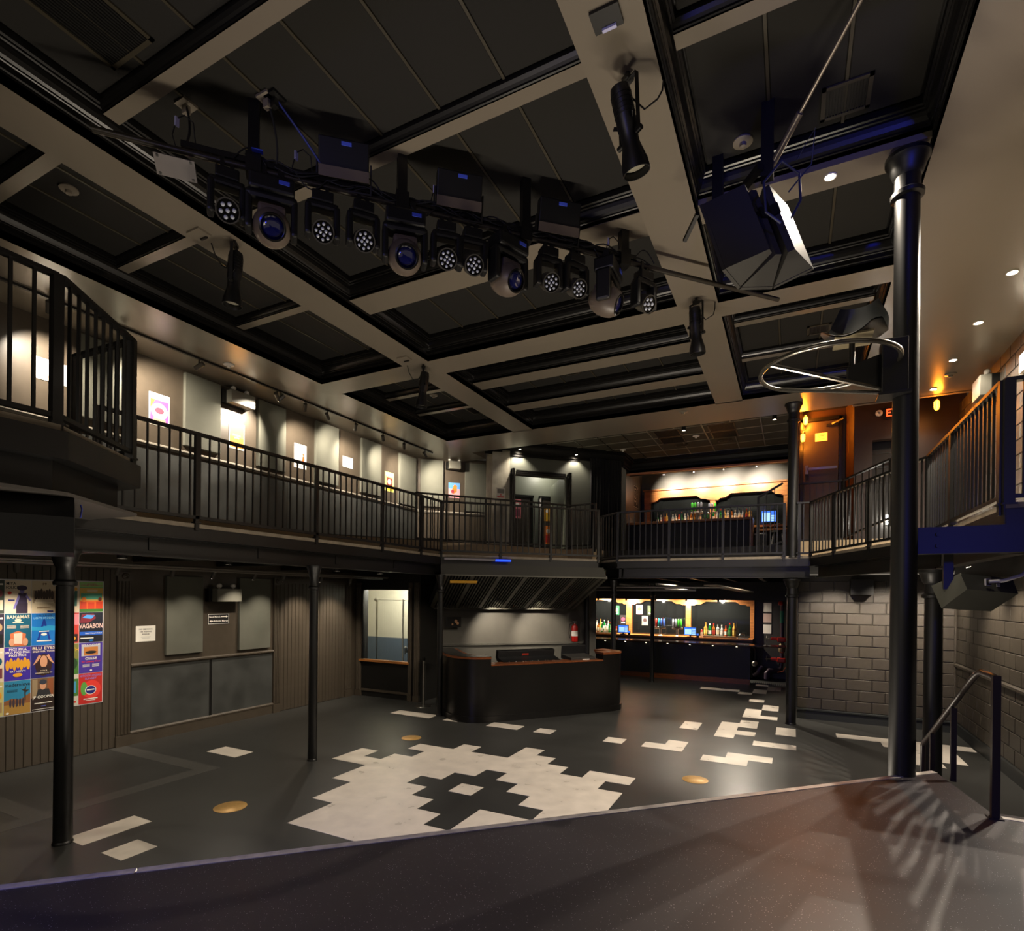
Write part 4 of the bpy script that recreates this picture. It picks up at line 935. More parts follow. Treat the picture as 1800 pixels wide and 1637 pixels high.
BOOTHM = M('booth_black', (11, 9, 7), .32, var=.1, scale=10)
wallstrip(FP, .06, .10, 1.02).build('front_panel', BOOTHM, booth)
wallstrip(FP, .06, 1.02, 1.145, 0, 9).build('left_panel', BOOTHM, booth); wallstrip(FP, .06, 1.02, 1.145, 12).build('right_panel', BOOTHM, booth)
wallstrip(offs(FP, -.025), .06, 0, .11).build('skirting', BOOTHM, booth)
wallstrip(offs(FP, -.012), .42, 1.145, 1.185, 0, 9).build('oak_top', WOODD, booth)
wallstrip(offs(FP, -.006), .34, 1.186, 1.190, 0, 9).build('laminate_top', BLACKG, booth)
wallstrip(offs(FP, -.012), .30, 1.145, 1.185, 12).build('oak_top', WOODD, booth)
wallstrip(offs(FP, -.008), .34, 1.02, 1.045, 8, 13).build('oak_lip', WOODD, booth)
nb = Vector((-.774, .633, 0))   # inward
def bp(t, off, z): a = Vector((-4.86, 8.80, 0)); b = Vector((-3.35, 10.67, 0)); p = a.lerp(b, t) + nb*off; return Vector((p.x, p.y, z))
along = (Vector((-3.35, 10.67, 0))-Vector((-4.86, 8.80, 0))).normalized()
desk = thing('mixing_console', 'wide black mixing console lying in the booth behind the dropped lip', 'mixing console', tuple(bp(.5, .4, .95)))
Md = frame(bp(.40, .30, 1.03), along, Vector((nb.x, nb.y, .22)))
MB().bbox(-.62, .62, -.22, .30, -.05, .03, .01, Md).build('console_body', PLASTIC, desk)
MB().bbox(-.62, .62, .24, .34, -.02, .15, .01, Md).build('meter_bridge', PLASTIC, desk)
fm = MB().box(-.006, .006, -.012, .012, .03, .042).mesh('fader'); fm.materials.append(STEEL)
for k in range(24):
    v = Md @ Vector((-.55+.048*k, -.10+.05*math.sin(k*1.9), 0)); o = bpy.data.objects.new('fader', fm); COL.objects.link(o); o.parent = desk
    po = desk['_o']; o.matrix_local = Matrix.Translation(Vector(v)-Vector(po)) @ Md.to_3x3().to_4x4()
MB().box(-.10, .04, .238, .24, .05, .09, Md).build('red_strip', M('strip_red', (150, 40, 24), .4), desk)
lap = thing('equipment_case', 'flat dark equipment case on the right of the booth counter with a white name strip', 'case', tuple(bp(.86, .35, 1.02)))
Md2 = frame(bp(.84, .32, 1.06), along, Vector((nb.x, nb.y, .1)))
MB().bbox(-.28, .28, -.2, .22, -.04, .05, .01, Md2).build('case_body', GREYB, lap); MB().bbox(-.28, .28, .2, .22, .05, .22, .006, Md2).build('case_lid', PLASTIC, lap)
MB().box(-.02, .14, -.208, -.2, -.01, .02, Md2).build('name_strip', PAPER, lap)
# ledge on booth back wall, extinguisher, framed picture
led = MB(); a = (-7.2, 10.4); b = (-4.5, 13.1)
led.beam((-7.15, 10.38, 1.17), (-4.55, 12.98, 1.17), .12, .04); led.beam((-7.12, 10.42, .95), (-4.55, 12.99, .95), .05, .40)
tag(led.build('wall_ledge', M('ledge_grey', (84, 82, 76), .4)), 'long grey ledge along the wall behind the mixing booth', 'ledge')
RED = M('extinguisher_red', (168, 28, 22), .3)
fx, fy = -4.73, 12.76
ext = thing('fire_extinguisher', 'red fire extinguisher on the wall behind the mixing booth', 'fire extinguisher', (fx, fy, 1.2))
MB().lathe([(.001, 0), (.075, 0), (.08, .02), (.08, .33), (.065, .385), (.03, .41), (.025, .43), (.001, .43)], (fx, fy, 1.20), n=20).build('cylinder', RED, ext)
MB().lathe([(.0812, .13), (.0812, .26)], (fx, fy, 1.20), (0, 0, 1), 20, True).build('paper_label', PAPER, ext)
MB().cyl((fx, fy, 1.62), (fx, fy, 1.67), .02, n=10).box(fx-.05, fx+.05, fy-.012, fy+.012, 1.665, 1.69).build('valve', STEEL, ext)
MB().tube([(fx-.03, fy-.03, 1.65), (fx-.10, fy-.08, 1.62), (fx-.11, fy-.09, 1.4), (fx-.10, fy-.07, 1.28)], .011, 8).build('hose', RUBBER, ext)
pic = thing('framed_picture', 'small dark framed photograph at the left of the booth back wall', 'picture', (-6.85, 10.52, 1.58))
Mp = frame((-6.84, 10.60, 1.69), (.7071, .7071, 0), (0, 0, 1))
MB().box(-.17, .17, -.12, .12, .0, .02, Mp).build('frame', BLACK, pic)
mb = MB(); mb.use(M('photo_dark', (18, 15, 14), .3)); mb.box(-.15, .15, -.10, .10, .02, .022, Mp); mb.use(M('photo_skin', (190, 140, 100), .4)); mb.sphere((0,0,0), .001); 
for (x, y, r) in ((.05, .02, .035), (.09, -.03, .03), (-.03, -.05, .022)): mb.prism([(x+r*math.cos(t), y+r*1.1*math.sin(t)) for t in [k*PI/6 for k in range(12)]], .022, .0235, Mp)
mb.build('photo_print', None, pic)
# stanchion
sx, sy = -6.77, 9.385
stn = thing('stanchion_post', 'chrome queue stanchion beside the ticket window', 'stanchion', (sx, sy, 0))
MB().lathe([(.001, .03), (.10, .028), (.165, .012), (.17, 0)], (sx, sy, 0), n=28).build('base_plate', STEEL, stn)
MB().cyl((sx, sy, .02), (sx, sy, .94), .028, n=18).build('post', STEEL, stn)
MB().cyl((sx, sy, .94), (sx, sy, 1.01), .034, n=18).build('belt_head', BLACKG, stn)
# sloped slatted canopy under the diagonal balcony
sl = thing('slatted_canopy', 'sloping canopy of dark slats over the mixing booth', 'canopy', (-4.9, 10.6, 2.0))
dg = Vector((-3.60+5.98, 11.05-8.80, 0)).normalized(); pp = Vector((-dg.y, dg.x, 0))
SLM = M('slat_grey', (84, 82, 72), .42)
A0 = Vector((-5.98, 8.80, 0)); LL = 3.46
def sp_(s_, f, off=0): 
    p = A0 + dg*s_ + pp*(1.80*f); return Vector((p.x, p.y, 2.70-.69*f+off))
s_ = .10; k = 0
while s_ < LL-.06:
    if k % 8 == 0: MB().beam(sp_(s_, 0), sp_(s_, 1), .085, .03, (0, 0, 1)).build('rail_board', SLM, sl); s_ += .088
    else: MB().beam(sp_(s_, 0), sp_(s_, 1), .016, .022, (0, 0, 1)).build('slat', SLM, sl); s_ += .062 if (k+1) % 8 else .080
    k += 1
MB().beam(sp_(0, 0, .0), sp_(LL, 0, .0), .04, .05).beam(sp_(0, 1), sp_(LL-.05, 1), .05, .05).build('edge_rail', SLM, sl)
MB().beam(sp_(LL, 0), sp_(LL, 1), .06, .06).build('edge_rail', SLM, sl)
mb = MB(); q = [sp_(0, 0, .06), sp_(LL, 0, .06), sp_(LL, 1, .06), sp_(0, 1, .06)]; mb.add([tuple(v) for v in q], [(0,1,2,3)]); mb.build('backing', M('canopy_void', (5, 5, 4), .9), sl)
mb = MB(); 
q = [A0+pp*-.02, A0+dg*LL+pp*-.02]; mb.add([(q[0].x, q[0].y, 2.70), (q[1].x, q[1].y, 2.70), (q[1].x-.05, q[1].y-.05, 2.90), (q[0].x, q[0].y, 2.90)], [(0,1,2,3)]); mb.build('fascia_board', M('fascia_olive', (30, 28, 18), .6), sl)
# blue LED strip and small twin lamps below the diagonal railing
BLUEGLOW = M('blue_strip_glow', (20, 40, 255), .4, emit=(.01, .06, 1.0), es=.6)
a = A0 + dg*.05 - pp*.10; b = A0 + dg*1.35 - pp*.10
tag(MB().beam((a.x, a.y, 2.99), (b.x, b.y, 2.99), .03, .035).build('light_bar', M('bar_grey', (120, 116, 124), .4)), 'grey light bar under the left part of the diagonal railing', 'light')
b2 = A0 + dg*1.05 - pp*.10; c2_ = A0 + dg*1.36 - pp*.10
o = MB().beam((b2.x, b2.y, 2.985), (c2_.x, c2_.y, 2.985), .036, .040).build('blue_tube', BLUEGLOW); tag(o, 'glowing blue end of the light bar under the diagonal railing', 'light')
# ------------------------------------------------------------------ lower bar
bar = thing('bar_counter', 'lower bar counter with black front and oak kick board', 'counter', (-3.3, 16.1, 0))
BAR_B = M('bar_front_black', (6, 5, 5), .5)
MB().box(-6.4, -.98, 16.00, 16.10, .12, 1.02).build('front_panel', BAR_B, bar)
MB().box(-6.4, -.98, 15.965, 16.06, .0, .135).build('kick_board', WOODD, bar)
MB().bbox(-6.4, -.98, 15.72, 16.42, 1.015, 1.06, .015).build('counter_top', M('counter_dark_oak', (86, 54, 32), .15, coat=.5), bar)
MB().box(-.98, -.12, 15.74, 16.3, 1.03, 1.06).build('counter_flap', MATS['counter_dark_oak'], bar)
MB().box(-6.4, -1.0, 16.38, 16.60, .80, .83).build('speed_rail', STEEL, bar)
for k in range(9): MB().cyl((-6.1+.6*k, 15.80, 1.0), (-6.1+.6*k, 15.80, 1.016), .018, n=10).build('bar_lamp', M('lamp_glow_small', (255, 230, 190), .5, emit=(1, .8, .5), es=2.5), bar)
bb = thing('back_bar', 'oak back bar with stepped arches and dark mirrors behind the lower counter', 'shelving', (-3.4, 17.3, 0))
MB().box(-6.4, -.98, 16.95, 17.58, 1.08, 1.13).build('oak_shelf', WOOD, bb)
MB().box(-6.4, -.98, 17.0, 17.58, .05, 1.08).build('cabinet_front', BAR_B, bb)
MIR = M('mirror_dark', (70, 74, 74), .05, .9)
for k, (x0, x1) in enumerate(((-6.38, -4.72), (-4.56, -2.88), (-2.74, -1.07))): MB().box(x0, x1, 17.55, 17.57, 1.14, 2.2).build('mirror', MIR, bb)
for (x0, x1) in ((-4.73, -4.55), (-2.89, -2.74), (-1.08, -.97)): MB().box(x0, x1, 17.46, 17.57, 1.13, 2.12).build('oak_post', WOOD, bb)
def arch(x0, x1, z, zt, y0, y1, parent):
    """header between two posts: stepped brackets at both ends"""
    w_ = x1-x0; s1, s2, s3 = .10*w_, .20*w_, .27*w_
    poly = [(x0, z), (x0, zt), (x1, zt), (x1, z), (x1-s1, z), (x1-s1-.04, z+.035), (x1-s2, z+.035), (x1-s3, z+.12), (x0+s3, z+.12), (x0+s2, z+.035), (x0+s1+.04, z+.035), (x0+s1, z)]
    M_ = Matrix(((1,0,0,0),(0,0,-1,0),(0,1,0,0),(0,0,0,1)))
    return MB().prism(poly, -y1, -y0, M_).build('oak_arch', WOOD, parent)
for (x0, x1) in ((-6.4, -4.64), (-4.64, -2.815), (-2.815, -.975)): arch(x0, x1, 2.06, 2.235, 17.45, 17.57, bb)
blk = struct(MB().box(-6.4, .1, 16.9, 17.6, 2.235, 2.75), 'wall_bulkhead', M('bulkhead_black', (14, 11, 11), .5), 'black bulkhead over the lower back bar')
# bottles
GL = {'amber': M('glass_amber', (150, 84, 30), .08, trans=.3), 'green': M('glass_green', (24, 110, 48), .08, trans=.3), 'clear': M('glass_clear', (205, 208, 200), .06, trans=.45), 'honey': M('glass_honey', (200, 150, 70), .08, trans=.3), 'orange': M('glass_orange', (210, 90, 40), .08, trans=.3)}
CAPS = {'red': M('cap_red', (190, 30, 26), .4), 'black': BLACKG, 'gold': M('cap_gold', (190, 150, 70), .3, .6), 'white': WHITE}
LABS = {'cream': M('label_cream', (226, 214, 180), .6), 'white': PAPER, 'yellow': M('label_yellow', (222, 190, 90), .6), 'red': M('label_red', (170, 50, 40), .6), 'green': M('label_green', (60, 120, 60), .6)}
def bottle(glass, cap, lab, h, r, sh):
    t = thing('liquor_bottle', 'x', 'bottle', (0,0,0))
    MB().lathe([(.001, 0), (r, .004), (r, h*.55), (r*.92, h*.62), (r*.42, h*(.72 if sh else .66)), (r*.36, h*.92), (.001, h*.92)], n=14).build('glass_body', GL[glass], t)
    MB().lathe([(r*.42, h*.89), (r*.44, h), (.001, h)], n=12).build('cap', CAPS[cap], t)
    MB().lathe([(r*1.015, h*.14), (r*1.015, h*.44)], n=14).build('paper_label', LABS[lab], t)
    return t
KB = [('amber', 'black', 'cream', .30, .038, 1), ('honey', 'gold', 'yellow', .32, .04, 1), ('green', 'white', 'white', .29, .036, 1), ('clear', 'black', 'cream', .31, .037, 0), ('amber', 'red', 'red', .30, .036, 1), ('clear', 'white', 'white', .27, .034, 1), ('green', 'red', 'green', .32, .036, 0), ('orange', 'red', 'white', .25, .034, 1)]
BT = [bottle(*k) for k in KB]; bu = [0]*len(BT)
GN = {'amber': 'amber', 'honey': 'golden', 'green': 'green', 'clear': 'clear', 'orange': 'orange'}
ORD = ['first', 'second', 'third', 'fourth', 'fifth', 'sixth', 'seventh', 'eighth', 'ninth', 'tenth', 'eleventh', 'twelfth', 'thirteenth', 'fourteenth', 'fifteenth']
def putb(k, loc, where, grp, sc=1.0, n=0):
    g_, c_, l_ = KB[k][:3]
    lab = '%s bottle with %s cap, %s from left %s' % (GN[g_], c_, ORD[n], where)
    if bu[k] == 0: t = BT[k]; bu[k] = 1; t.location = loc; t['label'] = lab; t['group'] = grp
    else: t = copytree(BT[k], loc, None, None, lab, grp)
    t.scale = (sc, sc, sc); return t
# right group on a crate shelf
cr = thing('bottle_riser', 'long weathered wooden riser under the right row of bottles on the lower back bar', 'shelf', (-1.9, 17.1, 1.13))
MB().box(-2.32, -1.42, 17.0, 17.2, 1.13, 1.19).build('riser_board', M('weathered_wood', (110, 92, 70), .6, var=.3, scale=20), cr)
cr2 = thing('bottle_riser', 'long weathered wooden riser under the left rows of bottles on the lower back bar', 'shelf', (-5.4, 17.1, 1.13))
MB().box(-5.95, -5.05, 16.98, 17.12, 1.13, 1.17).box(-5.95, -5.05, 17.12, 17.28, 1.13, 1.23).build('riser_board', MATS['weathered_wood'], cr2)
for i, k in enumerate((1, 2, 4, 3, 5, 7, 6, 1)): putb(k, (-2.26+.112*i, 17.10, 1.19), 'in the right lower bar row', 'bottles right on the lower back bar', 1.2, i)
for i, k in enumerate((7, 5, 1, 0, 2, 3, 6)): putb(k, (-5.90+.125*i, 17.04, 1.17), 'in the front left lower bar row', 'bottles left on the lower back bar', 1.05, i)
for i, k in enumerate((4, 0, 3, 1, 2, 5, 0)): putb(k, (-5.86+.125*i, 17.19, 1.23), 'in the rear left lower bar row', 'bottles left on the lower back bar', 1.1, i)
# sauce bottles, screens, taps
for k, (x, y) in enumerate(((-4.99, 16.99), (-4.93, 17.03), (-2.36, 17.02))):
    t = thing('squeeze_bottle', ['red capped squeeze bottle left of the left bar screen, the left of two', 'red capped squeeze bottle left of the left bar screen, the right of two', 'red capped squeeze bottle beside the right row of bottles'][k], 'bottle', (x, y, 1.13))
    MB().lathe([(.001, 0), (.03, 0), (.03, .14), (.02, .17)], (x, y, 1.13), n=12).build('body', M('squeeze_body', (190, 150, 120), .4), t); MB().lathe([(.024, .165), (.02, .22), (.001, .24)], (x, y, 1.13), n=12).build('cap', CAPS['red'], t)
SCR = M('screen_blue', (30, 70, 160), .3, emit=(.06, .22, 1.0), es=.30); SCW = M('screen_light', (160, 200, 240), .3, emit=(.35, .62, 1.0), es=.35)
def screen(x, y, z, w_, h_, label, rz=0.0):
    t = thing('order_screen', label, 'screen', (x, y, z), rz)
    MB().bbox(-w_/2-.015, w_/2+.015, 0, .04, .05, .08+h_, .008).build('housing', PLASTIC, t, False)
    mb = MB(); mb.use(SCR); mb.box(-w_/2, w_/2, -.004, 0, .06, .06+h_); mb.use(SCW); mb.box(-w_/2+.02, w_/2*.25, -.006, -.004, .08, .06+h_-.05)
    for k in range(4): mb.box(w_/2*.35, w_/2-.015, -.006, -.004, .075+.045*k, .105+.045*k)
    mb.build('display', None, t, False)
    MB().box(-.08, .08, -.05, .09, 0, .02).box(-.02, .02, .0, .04, .02, .06).build('stand', BLACK, t, False)
screen(-4.69, 16.98, 1.13, .30, .22, 'left blue order screen on the lower back bar')
screen(-2.68, 16.98, 1.13, .34, .22, 'right blue order screen on the lower back bar', -.12)
for k, x in enumerate((-4.50, -2.46)):
    t = thing('card_reader', ['small card reader right of the left order screen', 'small card reader right of the right order screen'][k], 'card reader', (x, 16.97, 1.13))
    MB().bbox(x-.04, x+.04, 16.94, 16.99, 1.13, 1.25, .01).build('body', PLASTIC, t); MB().box(x-.03, x+.03, 16.934, 16.94, 1.19, 1.24).build('display', SCR, t)
HND = [M('tap_red', (214, 50, 40), .4), M('tap_teal', (30, 150, 150), .4), M('tap_blue', (60, 100, 190), .4), M('tap_silver', (170, 175, 190), .3, .4), M('tap_green', (70, 190, 50), .4)]
def tower(x, y, z, label, cols, s_=1.0):
    t = thing('beer_tap_tower', label, 'beer taps', (x, y, z))
    MB().lathe([(.06*s_, 0), (.05*s_, .02), (.035*s_, .03), (.035*s_, .20*s_), (.02*s_, .22*s_)], (x, y, z), n=16).build('column', STEEL, t)
    n = len(cols); w_ = .07*s_*n
    MB().cyl((x-w_/2, y, z+.22*s_), (x+w_/2, y, z+.22*s_), .03*s_, n=12).build('manifold', STEEL, t)
    for k, c in enumerate(cols):
        px_ = x-w_/2+.07*s_*(k+.5); sp0 = MB().cyl((px_, y, z+.22*s_), (px_, y-.07, z+.20*s_), .012, n=8).build('spout', STEEL, t)
        MB().lathe([(.008, 0), (.022*s_, .03), (.026*s_, .20*s_), (.012, .22*s_), (.001, .225*s_)], (px_, y-.05, z+.25*s_), n=10).build('tap_handle', HND[c], t)
tower(-3.57, 17.1, 1.13, 'beer tap tower with red and teal handles, left of the thin column', [0, 1, 2, 2], 1.1)
tower(-3.07, 17.1, 1.13, 'beer tap tower with silver and green handles, right of the thin column', [3, 3, 4, 4], 1.1)
for k, (x, z) in enumerate(((-.63, 2.037), (-.63, 1.727), (-.63, 1.41))):
    tag(MB().box(x-.105, x+.105, 17.585, 17.595, z-.13, z+.13).build('wall_notice', [PAPER, M('paper_pink', (206, 178, 168), .7), PAPER][k]), ['top of three paper notices on the wall right of the lower bar', 'middle pinkish paper notice on the wall right of the lower bar', 'lowest of three paper notices on the wall right of the lower bar'][k], 'notice')
# sink and glasses
t = thing('bar_sink', 'steel bar sink tray at the right end of the lower back bar', 'sink', (-1.25, 17.1, 1.13)); MB().bbox(-1.38, -1.10, 17.0, 17.25, 1.13, 1.16, .008).build('tray', STEEL, t); MB().tube([(-1.2, 17.15, 1.16), (-1.2, 17.15, 1.26), (-1.32, 17.1, 1.27), (-1.34, 17.08, 1.22)], .012, 8).build('faucet', STEEL, t)
# drain grate, valve assembly
gr = thing('floor_grate', 'black slotted floor grate by the sprinkler valves', 'grate', (-.55, 16.35, 0))
for k in range(16): MB().box(-.93+.05*k, -.905+.05*k, 16.2, 16.55, 0.001, .012).build('bar', BLACK, gr)
MB().box(-.95, -.14, 16.18, 16.57, 0, .003).build('pan', M('pan_grey', (120, 120, 118), .5), gr)
VR = M('valve_red', (190, 44, 28), .35); PUR = M('pipe_purple', (70, 56, 66), .35)
va = thing('sprinkler_valves', 'vertical sprinkler riser with two red handwheel valves', 'pipework', (-.2, 17.1, 0))
MB().cyl((-.24, 17.1, .62), (-.24, 17.1, 2.2), .05, n=14).build('riser_pipe', PUR, va)
MB().cyl((-.24, 17.1, 1.62), (-.24, 17.1, 1.95), .054, n=14).build('green_tag', M('tag_green', (30, 130, 96), .5), va)
MB().tube([(-.95, 17.0, .12), (-.85, 17.0, .2), (-.80, 17.0, .33), (-.72, 17.0, .40)], .06, 12).tube([(-.62, 16.9, .06), (-.62, 16.9, .22), (-.56, 16.95, .30), (-.35, 17.05, .31), (-.26, 17.1, .36), (-.24, 17.1, .62)], .055, 12).build('elbow_pipe', PUR, va)
for z in (1.17, .60):
    vb = MB().bbox(-.36, -.14, 17.0, 17.2, z-.08, z+.05, .03).bbox(-.52, -.36, 17.05, 17.13, z-.04, z+.04, .02).build('valve_body', VR, va)
    MB().cyl((-.66, 17.08, z), (-.5, 17.08, z), .014, n=8).tube([(-.62, 17.08+.08*math.cos(t), z+.08*math.sin(t)) for t in [k*PI/8 for k in range(16)]], .009, 6, closed=True).build('handwheel', STEEL, vb)
MB().lathe([(.05, .78), (.085, .82), (.085, 1.0), (.05, 1.06)], (-.24, 17.1, 0), n=16).build('flow_switch', M('brass_grey', (150, 130, 96), .4, .5), va)
MB().lathe([(.001, 0), (.06, .01), (.07, .08), (.04, .12)], (-.28, 17.02, 2.10), n=14).build('alarm_bell', VR, va)
MB().tube([(-.12, 16.95, 1.3), (-.10, 16.93, .9), (-.12, 16.93, .45), (-.2, 16.9, .30), (-.34, 16.88, .26)], .012, 8).build('copper_line', M('copper', (180, 100, 70), .3, .8), va)
MB().sphere((-.93, 17.0, .45), .09, 12).tube([(-1.0, 17.0, .95), (-.93, 17.0, .85), (-.92, 17.0, .7), (-.93, 17.0, .5)], .025, 8).build('pump', STEEL, va)
# ------------------------------------------------------------------ upper bar
ub = thing('bar_counter', 'upper bar counter with black front and thick oak top on the balcony', 'counter', (-2.6, 15.9, 3.35))
MB().box(-4.28, -.98, 15.93, 16.05, 3.35, 4.37).build('front_panel', BAR_B, ub); MB().bbox(-4.29, -.94, 15.78, 16.5, 4.37, 4.44, .012).build('oak_top', WOOD, ub)
MB().box(-1.02, -.94, 15.90, 16.4, 3.35, 4.37).build('end_panel', WOOD, ub)
ubb = thing('back_bar', 'oak back bar with stepped arches and dark mirrors behind the upper counter', 'shelving', (-2.2, 17.4, 3.35))
MB().box(-4.28, -.13, 17.0, 17.58, 4.30, 4.36).build('oak_shelf', WOOD, ubb)
for (x0, x1) in ((-4.0, -2.21), (-2.05, -.25)): MB().box(x0, x1, 17.52, 17.54, 4.36, 5.42).build('mirror', MIR, ubb)
for (x0, x1) in ((-4.17, -3.99), (-2.21, -2.05), (-.24, -.10)): MB().box(x0, x1, 17.40, 17.56, 4.36, 5.25).build('oak_post', WOOD, ubb)
def arch2(x0, x1, z, zt, y0, y1, parent):
    poly = [(x0, z), (x0, zt), (x1, zt), (x1, z), (x1-.16, z+.03), (x1-.22, z+.06), (x1-.34, z+.07), (x1-.46, z+.17), (x0+.5, z+.17), (x0+.36, z+.07), (x0+.2, z+.05), (x0+.16, z)]
    return MB().prism(poly, -y1, -y0, Matrix(((1,0,0,0),(0,0,-1,0),(0,1,0,0),(0,0,0,1)))).build('oak_arch', WOOD, parent)
arch2(-4.17, -2.13, 5.20, 5.60, 17.38, 17.56, ubb); arch2(-2.13, -.10, 5.20, 5.60, 17.38, 17.56, ubb)
MB().box(-4.2, -.08, 17.34, 17.58, 5.60, 5.645).build('oak_cornice', WOOD, ubb)
for i in range(15):
    k = (2, 5, 4, 1, 3, 5, 3, 7, 6, 5, 3, 0, 1, 5, 3)[i]
    putb(k, (-3.52+.085*i, 16.30+.06*(i % 2), 4.44), 'on the upper bar left half', 'bottles left on the upper bar', .95, i)
for i in range(11): putb((2, 5, 6, 1, 3, 0, 5, 3, 5, 4, 1)[i], (-1.98+.095*i, 16.30+.06*(i % 2), 4.44), 'on the upper bar right half', 'bottles right on the upper bar', 1.0, i)
tower(-2.42, 16.3, 4.44, 'upper bar tap tower with four handles, green ones first', [4, 4, 3, 3], 1.15)
tower(-2.02, 16.42, 4.44, 'upper bar tap tower with three handles, silver ones first', [3, 3, 4], 1.1)
screen(-.60, 16.9, 4.36, .36, .30, 'pale blue order screen at the right end of the upper bar')
t = thing('napkin_caddy', 'row of small blue drink caddies at the left end of the upper bar', 'caddy', (-3.9, 16.3, 4.44))
for k in range(5): MB().bbox(-4.02+.085*k, -3.95+.085*k, 16.26, 16.36, 4.44, 4.50, .006).build('cup_bin', M('bin_blue', (60, 110, 200), .4), t)
for k in range(2): tag(MB().lathe([(.001, 0), (.035, 0), (.04, .05), (.001, .055)], (-3.62+.07*k, 16.2, 4.44), n=12).build('candle_cup', CAPS['red']), ['small red cup on the upper bar, left of two', 'small red cup on the upper bar, right of two'][k], 'cup')
t = thing('service_counter', 'low oak service shelf right of the upper bar with a grey bin below', 'shelf', (-.55, 16.6, 3.35)); MB().box(-.92, -.12, 16.5, 17.0, 4.14, 4.19).build('oak_board', WOOD, t); MB().box(-.15, -.12, 16.5, 17.0, 3.35, 4.14).build('leg_panel', WOODD, t)
t = thing('waste_bin', 'grey rectangular bin at the right end of the upper bar', 'bin', (-.75, 16.2, 3.35)); MB().bbox(-.90, -.62, 16.05, 16.35, 3.35, 3.98, .02).build('body', M('bin_grey', (104, 106, 100), .5), t); MB().bbox(-.91, -.61, 16.04, 16.36, 3.98, 4.02, .01).build('rim', WHITE, t)
t = thing('bar_stool', 'dark stool with pale metal legs right of the upper bar', 'stool', (-.35, 15.9, 3.35))
MB().lathe([(.001, .62), (.17, .62), (.18, .66), (.16, .70), (.001, .70)], (-.35, 15.9, 3.35), n=18).build('seat', BLACK, t)
MB().tube([(-.51, 15.98, 3.97), (-.53, 16.06, 4.20), (-.35, 16.12, 4.26), (-.17, 16.06, 4.20), (-.19, 15.98, 3.97)], .016, 8).build('backrest', WOOD, t)
for dx, dy in ((-.14, -.12), (.14, -.12), (-.14, .12), (.14, .12)): MB().cyl((-.35+dx*.7, 15.9+dy*.7, 3.97), (-.35+dx*1.2, 15.9+dy*1.2, 3.35), .014, n=8).build('leg', WHITE, t)
# ------------------------------------------------------------------ acoustic panels
def wpanel(y0, y1, z0, z1, x, th, label, grp):
    t = MB().bbox(x, x+th, y0, y1, z0, z1, .008).build('acoustic_panel', PANELF); return tag(t, label, 'acoustic panel', grp)
for k, (y0, y1, z0, z1) in enumerate(((5.36, 5.97, 1.30, 2.56), (6.66, 7.32, 1.27, 2.57))):
    wpanel(y0, y1, z0, z1, -8.90, .06, ['grey acoustic panel on the lower left wall right of the no smoking notice', 'grey acoustic panel on the lower left wall right of the merch sign'][k], 'lower acoustic panels')
for k, (y0, y1, z0, z1) in enumerate(((5.527, 6.142, 4.66, 5.83), (6.89, 7.50, 4.62, 5.83), (8.263, 8.887, 4.61, 5.84), (9.605, 10.26, 4.61, 5.83), (10.96, 11.62, 4.56, 5.81), (2.55, 3.15, 4.70, 5.83), (4.05, 4.65, 4.70, 5.83))):
    wpanel(y0, y1, z0, z1, -8.75, .07, ['grey upper acoustic panel left of the boxed emergency light', 'grey upper acoustic panel right of the orange poster', 'grey upper acoustic panel right of the white and red poster', 'grey upper acoustic panel right of the small white sheet', 'grey upper acoustic panel at the end of the long left wall', 'grey upper acoustic panel at the left edge of the picture', 'grey upper acoustic panel behind the platform railing'][k], 'upper acoustic panels')
def dpanel(x0, x1, z0, z1, label):
    c = 20.52; k = .07*.7071
    o = MB().prism([(x0, x0+c), (x1, x1+c), (x1+k, x1+c-k), (x0+k, x0+c-k)], z0, z1).build('acoustic_panel', PANELF); tag(o, label, 'acoustic panel', 'upper acoustic panels')
dpanel(-8.70, -8.28, 4.62, 5.84, 'grey acoustic panel at the left end of the diagonal upper wall')
dpanel(-7.86, -7.42, 4.55, 5.84, 'grey acoustic panel right of the emergency light on the diagonal upper wall')
# emergency light boxes
def ebox(Mx, label, w_=.46, h_=.22):
    t = thing('emergency_light', label, 'emergency light', tuple(Mx.translation))
    MB().box(-w_/2-.06, w_/2, -h_/2, h_/2, 0, .10, Mx).build('back_box', BLACK, t); MB().bbox(-w_/2, w_/2, -h_/2, h_/2, .10, .24, .006, Mx).build('front_box', M('box_grey', (110, 108, 98), .45), t)
    for sx in (-.13, .13): MB().sphere(Mx @ Vector((sx, h_/2+.05, .14)), .045, 12).cyl(Mx @ Vector((sx, h_/2, .14)), Mx @ Vector((sx, h_/2+.03, .14)), .015, n=8).build('lamp_head', WHITE, t)
    return t
def fx(x, y, z): return frame((x, y, z), (0, 1, 0), (0, 0, 1))       # plane facing +X
ebox(fx(-8.75, 6.45, 5.66), 'boxed emergency light on the upper left wall above the orange poster')
ebox(fx(-8.90, 6.33, 2.26), 'boxed emergency light on the lower left wall above the merch sign', .46, .22)
ebox(frame((-8.08, 12.44, 5.72), (.7071, .7071, 0), (0, 0, 1)), 'boxed emergency light on the diagonal upper wall above the blue poster', .30, .2)
ebox(frame((2.70, 10.65, 5.50), (0, -1, 0), (0, 0, 1)), 'boxed emergency light on the upper right block wall', .40, .30)
tag(MB().bbox(2.58, 2.70, 9.1, 9.3, 5.22, 5.45, .01).build('wall_box', WHITE), 'white electrical box on the upper right block wall at the picture edge', 'electrical box')
